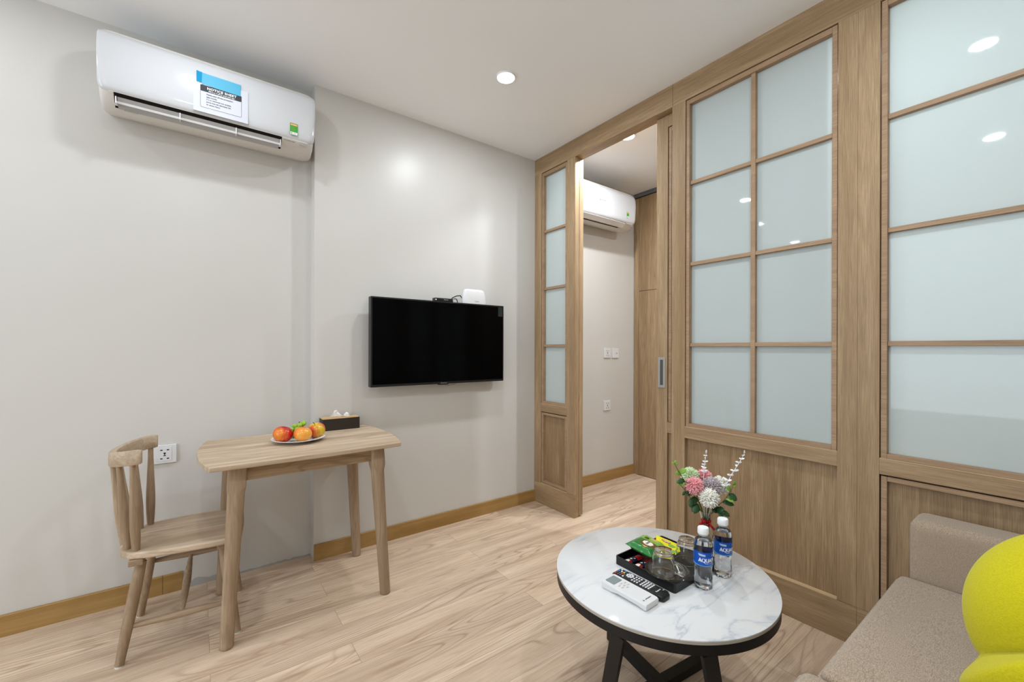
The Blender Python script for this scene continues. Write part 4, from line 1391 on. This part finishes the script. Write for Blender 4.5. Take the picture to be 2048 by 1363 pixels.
# water bottles
def bottle(label, x, y, rz):
    t = thing('water_bottle', label, 'water bottle', (x, y, CZ), rz=rz, group='small water bottles on the marble table')
    prof = [(0.020, 0.004), (0.026, 0.0), (0.0275, 0.003), (0.0282, 0.012), (0.0280, 0.030), (0.0268, 0.045), (0.0262, 0.062), (0.0268, 0.072), (0.0278, 0.078), (0.0282, 0.082), (0.0282, 0.124),
            (0.0284, 0.130), (0.0276, 0.143), (0.0250, 0.157), (0.0200, 0.168), (0.0140, 0.1745), (0.0125, 0.178), (0.0125, 0.184)]
    n_ = 60
    rr_ = []
    for k, (r, z) in enumerate(prof):
        ring = []
        for j in range(n_):
            a = 2 * pi * j / n_
            f = 1.0
            zz = z
            if z < 0.004:
                zz = z + 0.0035 * max(0.0, cos(5 * a))
                f = 1 - 0.10 * max(0.0, cos(5 * a))
            elif z < 0.014:
                f = 1 - 0.05 * max(0.0, cos(5 * a))
            ring.append((r * f * cos(a), r * f * sin(a), zz))
        rr_.append(ring)
    inn = []
    for ring in reversed(rr_):
        inn.append([(p[0] * 0.972, p[1] * 0.972, p[2] + (0.0008 if p[2] < 0.01 else 0)) for p in ring])
    B().rings(rr_ + inn).build('bottle_body', M['pet'], t, smooth=60)
    wtr = [[(p[0] * 0.970, p[1] * 0.970, p[2] + 0.0012) for p in ring] for ring in rr_[:14]]
    wtr.append([(p[0] * 0.93, p[1] * 0.93, 0.1585) for p in rr_[13]])
    B().rings(wtr).build('water', M['water'], t, smooth=60)
    B().lathe([(0.0150, 0.1775), (0.0168, 0.1780), (0.0172, 0.181), (0.0168, 0.1955), (0.0150, 0.1985), (0.0, 0.199)], seg=48).build('cap', M['cap'], t, smooth=50)
    B().lathe([(0.0128, 0.172), (0.0145, 0.1730), (0.0145, 0.1745), (0.0128, 0.1755)], seg=40).build('neck_ring', M['cap'], t, smooth=50)
    R = 0.02865
    lb = B()
    lb.lathe([(R, 0.079), (R, 0.125)], seg=72, cap=False)
    lb.build('label_sleeve', M['label_blue'], t, smooth=80)

    def wrap(v):
        a = v.x / R
        return Vector((R * 1.006 * sin(a), -R * 1.006 * cos(a), v.y))
    sub = B()
    text_into(sub, 'AQUAFINA', 0.0165, Matrix.Identity(4), align='CENTER', bold=0.0006, warp=lambda v: wrap(Vector((v.x * 0.85 + 0.003, v.y + 0.094, 0))))
    text_into(sub, 'PURE WATER', 0.0052, Matrix.Identity(4), align='CENTER', warp=lambda v: wrap(Vector((v.x + 0.003, v.y + 0.0875, 0))))
    text_into(sub, '355 ml', 0.0045, Matrix.Identity(4), align='CENTER', warp=lambda v: wrap(Vector((v.x - 0.026, v.y + 0.094, 0))))
    # little mountain
    for px_, py_, k in ((0.012, 0.112, 1.0), (0.018, 0.111, 0.7)):
        sub.add([wrap(Vector((px_ + q * 0.006 * k, py_ + e_ * 0.006 * k, 0))) for q, e_ in ((-1, 0), (-0.4, 0.55), (0, 1), (0.35, 0.5), (1, 0))], [(0, 1, 2, 3, 4)])
    sub.build('label_lettering', M['white_print'], t, flat=True)
    sw = B()
    for z0, amp, th_ in ((0.0815, 0.0022, 0.0022),):
        up_, dn = [], []
        for i in range(49):
            u = -0.088 + 0.176 * i / 48
            h = z0 + amp * sin(u * 75)
            up_.append(wrap(Vector((u, h + th_, 0))))
            dn.append(wrap(Vector((u, max(0.0795, h - th_), 0))))
        sw.add(up_ + dn, [(i, i + 1, 49 + i + 1, 49 + i) for i in range(48)])
    sw.build('label_wave', M['label_cyan'], t, flat=True)
    pb = B()
    pts = [wrap(Vector((-0.034 + 0.022 * i / 8, 0.1195 - 0.0012 * i / 8, 0))) for i in range(9)]
    pts2 = [wrap(Vector((-0.030 + 0.018 * i / 8, 0.1130 - 0.0012 * i / 8, 0))) for i in range(9)]
    pb.add(pts + pts2, [(i, i + 1, 10 + i, 9 + i) for i in range(8)])
    pb.build('label_pale_patch', M['label_pale'], t, flat=True)
    t.scale = (1, 1, 0.948)
    return t


bottle('small water bottle with a blue label, the nearer of the two by the tray corner', -0.770, -1.779, -0.42)
bottle('small water bottle with a blue label, the one farther from the remotes', -0.650, -1.781, -0.30)

# ---------------------------------------------------------------- flower vase
FX, FY = -0.500, -1.640
vs = thing('glass_vase', 'clear waisted glass vase with a red ribbon behind the bottles', 'vase', (FX, FY, CZ))
b = B()
vo = [(0.0275, 0.0), (0.029, 0.004), (0.030, 0.020), (0.0265, 0.050), (0.0185, 0.085), (0.0168, 0.100), (0.019, 0.115), (0.0245, 0.130), (0.0275, 0.138)]
vi = [(0.0262, 0.1382), (0.0230, 0.130), (0.0172, 0.115), (0.0150, 0.100), (0.0167, 0.085), (0.0245, 0.050), (0.0278, 0.020), (0.026, 0.010), (0.0001, 0.009)]
b.lathe([(0.0001, 0.0)] + vo + vi, seg=56, cap=False)
b.build('vase_body', M['glass'], vs, smooth=60)
rbn = B()
rbn.lathe([(0.0178, 0.094), (0.0184, 0.096), (0.0184, 0.104), (0.0178, 0.106)], seg=32, cap=False)
def loop(b_, pts, wdt):
    l = []
    for p in pts:
        l.append(p)
    a_, c_ = [], []
    for p in l:
        a_.append((p[0], p[1], p[2] + wdt / 2))
        c_.append((p[0], p[1], p[2] - wdt / 2))
    n0 = len(l)
    b_.add(a_ + c_, [(i, i + 1, n0 + i + 1, n0 + i) for i in range(n0 - 1)])


rtv = Vector((0.8036, -0.5953, 0))
fwv = Vector((0.5953, 0.8036, 0))
def lp(u, f, z):
    v = rtv * u + fwv * f
    return (v.x, v.y, z)


loop(rbn, [lp(0.0, -0.019, 0.1), lp(-0.014, -0.022, 0.102), lp(-0.026, -0.018, 0.095), lp(-0.034, -0.016, 0.088)], 0.014)
loop(rbn, [lp(-0.008, -0.021, 0.100), lp(-0.018, -0.030, 0.108), lp(-0.028, -0.024, 0.104), lp(-0.012, -0.018, 0.099)], 0.010)
loop(rbn, [lp(0.004, -0.020, 0.094), lp(-0.012, -0.024, 0.075), lp(-0.024, -0.024, 0.060), lp(-0.034, -0.022, 0.050), lp(-0.027, -0.022, 0.040)], 0.014)
loop(rbn, [lp(0.004, -0.020, 0.094), lp(0.016, -0.018, 0.078), lp(0.028, -0.012, 0.068), lp(0.036, -0.010, 0.072), lp(0.028, -0.01, 0.052), lp(0.018, -0.012, 0.04)], 0.013)
ro_ = rbn.build('ribbon', M['red'], vs, smooth=60)
ro_.modifiers.new('thick', 'SOLIDIFY').thickness = 0.0006

def pom(name, label, u, f, z, r, m, petals=340, core=0.55, wid=0.0046, group='pompom flowers in the vase'):
    t = thing(name, label, 'flower', (FX + rtv.x * u + fwv.x * f, FY + rtv.y * u + fwv.y * f, z), group=group)
    b_ = B()
    b_.ball((0, 0, 0), r * core, sub=2)
    ga = pi * (3 - sqrt(5))
    for i in range(petals):
        zz = 1 - 2 * (i + 0.5) / petals
        rad = sqrt(1 - zz * zz)
        d = Vector((rad * cos(i * ga), rad * sin(i * ga), zz))
        jt = Vector((random.uniform(-1, 1), random.uniform(-1, 1), random.uniform(-1, 1))) * 0.16
        d2 = (d + jt).normalized()
        a_ = d2.cross(Vector((0.3, 0.2, 0.93))).normalized()
        c_ = d2.cross(a_)
        R_ = r * random.uniform(0.82, 1.06)
        p0, p1, p2 = d * r * core * 0.9, d2 * R_ * 0.82, d2 * R_
        ww = wid * random.uniform(0.8, 1.2)
        ring0 = [p0 + a_ * ww * 0.45, p0 + c_ * ww * 0.35, p0 - a_ * ww * 0.45, p0 - c_ * ww * 0.35]
        ring1 = [p1 + a_ * ww * 0.75, p1 + c_ * ww * 0.5, p1 - a_ * ww * 0.75, p1 - c_ * ww * 0.5]
        ring2 = [p2 + a_ * ww * 0.45, p2 + c_ * ww * 0.35, p2 - a_ * ww * 0.45, p2 - c_ * ww * 0.35]
        b_.rings([ring0, ring1, ring2])
    b_.build('petals', M[m], t, smooth=50)
    # stem down into the vase
    base = Vector((random.uniform(-0.010, 0.010), random.uniform(-0.010, 0.010), CZ + 0.015)) + Vector((FX, FY, 0))
    neck = Vector((FX, FY, CZ + 0.105)) + rtv * max(-0.009, min(0.009, u * 0.16)) + fwv * max(-0.008, min(0.008, f * 0.2))
    top_ = Vector(t.location)
    lipz = Vector((FX, FY, CZ + 0.14)) + rtv * max(-0.017, min(0.017, u * 0.32)) + fwv * max(-0.015, min(0.015, f * 0.4))
    pts_ = [base - top_, neck - top_, lipz - top_, (lipz - top_) * 0.45 + Vector((0, 0, -r * 0.2)), Vector((0, 0, -r * 0.3))]
    B().tube(pts_, 0.0016, 8).build('stem', M['stem_g'], t)
    return t


pom('pompom_flower', 'white pompom flower at the front of the vase', -0.005, -0.036, 0.603, 0.0365, 'white_petal', 420)
pom('pompom_flower', 'bright pink pompom flower on the side facing the doorway', -0.050, -0.010, 0.640, 0.0350, 'pink_petal')
pom('pompom_flower', 'pale green pompom flower behind the bright pink one', -0.040, 0.048, 0.660, 0.0345, 'mint_petal')
pom('pompom_flower', 'pink pompom flower half hidden at the back of the bunch', 0.014, 0.050, 0.655, 0.0325, 'pink_petal')
pom('pompom_flower', 'mauve grey pompom flower in the middle of the bunch', 0.024, 0.008, 0.634, 0.0365, 'grey_petal')
pom('pompom_flower', 'white pompom flower on the side toward the sofa, behind eucalyptus leaves', 0.070, 0.040, 0.625, 0.0370, 'white_petal', 200, 0.5, 0.0065)

def leaf_into(b_, p, d, L, Wd, up=Vector((0, 0, 1)), curl=0.15):
    p, d = Vector(p), Vector(d).normalized()
    s_ = d.cross(up).normalized()
    n_ = s_.cross(d).normalized()
    L_, C_, R_ = [], [], []
    for i in range(7):
        f = i / 6.0
        wv = Wd / 2 * sin(pi * min(1, f * 0.94 + 0.06)) ** 0.6
        c = p + d * L * f - n_ * curl * L * f * f
        L_.append(c - s_ * wv + n_ * wv * 0.18)
        C_.append(c)
        R_.append(c + s_ * wv + n_ * wv * 0.18)
    v = L_ + C_ + R_
    f_ = []
    for i in range(6):
        f_ += [(i, i + 1, 7 + i + 1, 7 + i), (7 + i, 8 + i, 15 + i, 14 + i)]
    b_.add(v, f_)


def sprig(name, label, pts, leaves, m_leaf, m_stem, group, rad=0.0013):
    """pts: (u, f, z) stem path; leaves: (t, side angle, length, width, material)."""
    W_ = [Vector((FX, FY, 0)) + rtv * p[0] + fwv * p[1] + Vector((0, 0, p[2])) for p in pts]
    o0 = W_[0].copy()
    t = thing(name, label, 'plant sprig', o0, group=group)
    P_ = [p - o0 for p in W_]
    B().tube(P_, [rad] * (len(P_) - 1) + [rad * 0.5], 8).build('stem', M[m_stem], t)
    for tt, (du, df, dz), L, Wd, mm in leaves:
        k = tt * (len(P_) - 1)
        i = min(int(k), len(P_) - 2)
        p = P_[i].lerp(P_[i + 1], k - i)
        d = rtv * du + fwv * df + Vector((0, 0, dz))
        b_ = B()
        leaf_into(b_, p, d, L, Wd, up=(Vector((0, 0, 0.62)) - fwv * 0.75 + rtv * random.uniform(-0.35, 0.35)).normalized())
        o_ = b_.build('leaf', M[mm], t, smooth=80)
        o_.modifiers.new('thick', 'SOLIDIFY').thickness = 0.0005
    return t


g_e = 'eucalyptus sprigs in the vase'
sprig('eucalyptus_sprig', 'green eucalyptus sprig reaching high toward the doorway side',
      [(-0.004, 0.004, 0.43), (-0.006, 0.0, 0.52), (-0.030, -0.004, 0.575), (-0.062, 0.0, 0.625), (-0.092, 0.004, 0.670), (-0.112, 0.004, 0.705), (-0.120, 0.004, 0.722)],
      [(0.97, (-0.8, 0.1, 0.5), 0.014, 0.009, 'leaf_l'), (1.0, (0.5, 0.1, 0.8), 0.014, 0.009, 'leaf_l'), (0.93, (0.5, -0.3, 0.6), 0.012, 0.008, 'leaf_l'), (0.74, (0.6, -0.5, 0.55), 0.030, 0.022, 'leaf_l'), (0.72, (-0.7, -0.4, 0.3), 0.024, 0.018, 'leaf_l'),
       (0.62, (-0.9, -0.5, -0.05), 0.038, 0.022, 'leaf'), (0.60, (0.3, -0.8, 0.2), 0.030, 0.020, 'leaf'), (0.47, (-0.7, -0.6, -0.2), 0.034, 0.020, 'leaf'), (0.40, (-0.5, -0.7, -0.5), 0.036, 0.024, 'leaf')], 'leaf', 'stem_g', g_e)
sprig('eucalyptus_sprig', 'small-leaved eucalyptus sprig just under the bright pink flower',
      [(-0.002, -0.004, 0.43), (-0.008, -0.006, 0.52), (-0.040, -0.014, 0.572), (-0.070, -0.014, 0.600), (-0.095, -0.012, 0.634), (-0.108, -0.010, 0.650)],
      [(1.0, (-0.8, 0, 0.5), 0.012, 0.007, 'leaf_l'), (0.96, (-0.6, 0, -0.5), 0.010, 0.007, 'leaf_l'), (0.88, (0.7, -0.2, 0.7), 0.018, 0.010, 'leaf_l'), (0.72, (-0.6, -0.3, -0.7), 0.020, 0.011, 'leaf'), (0.55, (-0.3, -0.5, -0.8), 0.034, 0.020, 'leaf'),
       (0.42, (-0.4, -0.6, -0.6), 0.042, 0.030, 'leaf'), (0.36, (-0.8, -0.5, -0.2), 0.040, 0.030, 'leaf')], 'leaf', 'stem_g', g_e)
sprig('eucalyptus_sprig', 'broad-leaved eucalyptus sprig on the side toward the sofa',
      [(0.004, -0.002, 0.43), (0.008, -0.004, 0.52), (0.030, -0.022, 0.565), (0.055, -0.028, 0.590), (0.082, -0.022, 0.622), (0.096, -0.016, 0.645)],
      [(1.0, (0.3, -0.2, 0.9), 0.016, 0.013, 'leaf_l'), (0.97, (0.9, -0.1, 0.1), 0.014, 0.010, 'leaf_l'), (0.84, (-0.7, -0.5, 0.5), 0.032, 0.026, 'leaf_l'), (0.74, (0.8, -0.5, -0.5), 0.034, 0.030, 'leaf'), (0.66, (0.5, -0.8, -0.15), 0.030, 0.018, 'leaf_l'),
       (0.56, (0.95, -0.3, -0.12), 0.042, 0.022, 'leaf'), (0.46, (-0.4, -0.8, 0.4), 0.030, 0.022, 'leaf'), (0.38, (0.5, -0.7, -0.2), 0.038, 0.026, 'leaf')], 'leaf', 'stem_g', g_e)
sprig('eucalyptus_sprig', 'short eucalyptus sprig drooping over the vase rim toward the bottles',
      [(0.006, -0.008, 0.43), (0.010, -0.012, 0.53), (0.022, -0.030, 0.556), (0.036, -0.036, 0.552)],
      [(1.0, (0.9, -0.4, -0.25), 0.036, 0.024, 'leaf'), (0.8, (0.4, -0.7, 0.5), 0.030, 0.022, 'leaf'), (0.75, (-0.7, -0.6, 0.2), 0.032, 0.022, 'leaf'), (0.9, (0.2, -0.8, -0.6), 0.026, 0.020, 'leaf')], 'leaf', 'stem_g', g_e)
g_w = 'white leafy sprays in the vase'
def spray_leaves(n0, t0, t1, L0, L1):
    out = []
    for i in range(n0):
        f = i / (n0 - 1)
        L = L0 + (L1 - L0) * f
        tt = t0 + (t1 - t0) * f
        a = i * 1.9
        out.append((tt, (cos(a), sin(a) * 0.6, 0.35), L, L * 0.48, 'white_leaf'))
        out.append((tt, (-cos(a), -sin(a) * 0.6, 0.35), L * 0.7, L * 0.42, 'white_leaf'))
    out.append((1.0, (0.15, 0, 1), 0.014, 0.007, 'white_leaf'))
    return out


sprig('white_leaf_spray', 'white leafy spray standing nearly upright out of the bunch',
      [(0.0, 0.006, 0.43), (0.0, 0.010, 0.53), (0.0, 0.02, 0.60), (0.001, 0.024, 0.66), (0.004, 0.024, 0.71), (0.011, 0.024, 0.755)],
      spray_leaves(6, 0.70, 0.96, 0.017, 0.010), 'white_leaf', 'white_leaf', g_w)
sprig('white_leaf_spray', 'long white leafy spray slanting over the oak partition side',
      [(0.004, 0.002, 0.43), (0.008, -0.002, 0.53), (0.040, 0.0, 0.585), (0.075, 0.004, 0.635), (0.105, 0.006, 0.685), (0.132, 0.008, 0.725), (0.152, 0.010, 0.758)],
      spray_leaves(8, 0.50, 0.96, 0.024, 0.012), 'white_leaf', 'white_leaf', g_w)

# ---------------------------------------------------------------- sofa (faces the television wall)
sf = thing('sofa', 'low taupe fabric sofa with loose seat cushions beside the oak partition', 'sofa', (-0.90, -2.55, 0))
SO = Vector((-0.90, -2.55, 0))
def soft_box(x0, x1, y0, y1, z0, z1, r, name, m='sofa', puff=0.0, par=sf):
    b_ = B()
    cx, cy, cz = (x0 + x1) / 2 - SO.x, (y0 + y1) / 2 - SO.y, (z0 + z1) / 2
    hx, hy, hz = (x1 - x0) / 2, (y1 - y0) / 2, (z1 - z0) / 2
    t_ = bmesh.new()
    bmesh.ops.create_cube(t_, size=2.0)
    bmesh.ops.subdivide_edges(t_, edges=t_.edges[:], cuts=23, use_grid_fill=True)
    vs_ = []
    for v in t_.verts:
        v.co = Vector([sin(c_ * pi / 2) if abs(c_) < 0.9999 else c_ for c_ in v.co])
        p = Vector((v.co.x * hx, v.co.y * hy, v.co.z * hz))
        q = Vector((max(-hx + r, min(hx - r, p.x)), max(-hy + r, min(hy - r, p.y)), max(-hz + r, min(hz - r, p.z))))
        d = p - q
        if d.length > 1e-9:
            # spread samples over the rounded edge
            d = d.normalized() * r
        p = q + d
        p.z += puff * (1 - v.co.x ** 2) * (1 - v.co.y ** 2) * (1 if v.co.z > 0 else 0)
        vs_.append((p.x + cx, p.y + cy, p.z + cz))
    fs_ = [tuple(v.index for v in f.verts) for f in t_.faces]
    t_.free()
    b_.add(vs_, fs_)
    return b_.build(name, M[m], par, smooth=80)


soft_box(-0.165, -0.022, -2.93, -2.155, 0.06, 0.598, 0.028, 'armrest')
soft_box(-1.80, -1.657, -2.93, -2.155, 0.06, 0.598, 0.028, 'armrest')
soft_box(-1.655, -0.167, -2.90, -2.15, 0.07, 0.295, 0.02, 'seat_base')
soft_box(-1.655, -0.167, -2.95, -2.78, 0.30, 0.76, 0.045, 'backrest')
c1 = soft_box(-0.897, -0.168, -2.775, -2.132, 0.298, 0.411, 0.022, 'seat_cushion', puff=0.004)
c2 = soft_box(-1.652, -0.905, -2.775, -2.105, 0.298, 0.409, 0.024, 'seat_cushion', puff=0.004)
def piping(x0, x1, y0, y1, z, r, par):
    pts = [(p[0] - SO.x, p[1] - SO.y, z) for p in rrect(x0, x1, y0, y1, 0.018, 6)]
    pts.append(pts[0])
    B().tube(pts, r, 8, cap=False).build('piping', M['sofa'], par)


piping(-0.8985, -0.1665, -2.776, -2.1305, 0.388, 0.0035, c1)
piping(-1.6535, -0.9035, -2.776, -2.1035, 0.386, 0.0035, c2)
for x in (-0.12, -1.70):
    for y in (-2.22, -2.86):
        B().lathe([(0.018, 0.0), (0.024, 0.06)], c=(x - SO.x, y - SO.y, 0), seg=20).build('foot', M['black_metal'], sf)

# chartreuse tufted cushion leaning on the backrest
n_c = Vector((-0.86, 0.34, 0.38)).normalized()
y_c = (Vector((0, 0, 1)) - n_c * n_c.z).normalized()
x_c = y_c.cross(n_c)
cu = thing('throw_cushion', 'big chartreuse yellow tufted round cushion on the sofa', 'cushion', (-0.840, -2.560, 0.652))
cu.rotation_euler = Matrix((x_c, y_c, n_c)).transposed().to_euler()
b = B()
CA = radians(211)
nu, nv = 288, 48


def bulge(a):
    d = (a - CA) % (2 * pi)
    t_ = min(1.0, d / 0.26)
    return 0.24 * t_ * t_ * (3 - 2 * t_) * math.exp(-(d / 0.62) ** 2)


rings = []
for j in range(1, nv):
    ph = pi * j / nv
    ring = []
    for i in range(nu):
        a = 2 * pi * i / nu
        c_ = abs(sin(2.0 * (a - CA))) ** 0.5
        rho = sin(ph)
        k = 1 - 0.07 * (1 - c_) + bulge(a)
        dimple = 1 - 0.55 * math.exp(-(rho / 0.22) ** 2)
        R_ = 0.221 * (rho ** 0.85) * k
        zz = 0.100 * cos(ph) * (0.45 + 0.55 * (1 - 0.9 * (1 - c_) * (0.35 + 0.65 * rho))) * dimple * 1.1 * (1 + 1.5 * bulge(a))
        ring.append((R_ * cos(a), R_ * sin(a), zz))
    rings.append(ring)
b.rings(rings)
b.build('cover', M['yellow'], cu, smooth=80)
for s in (-1, 1):
    B().ball((0, 0, s * 0.050), 0.018, (1, 1, 0.5), 3).build('button', M['yellow'], cu, smooth=80)
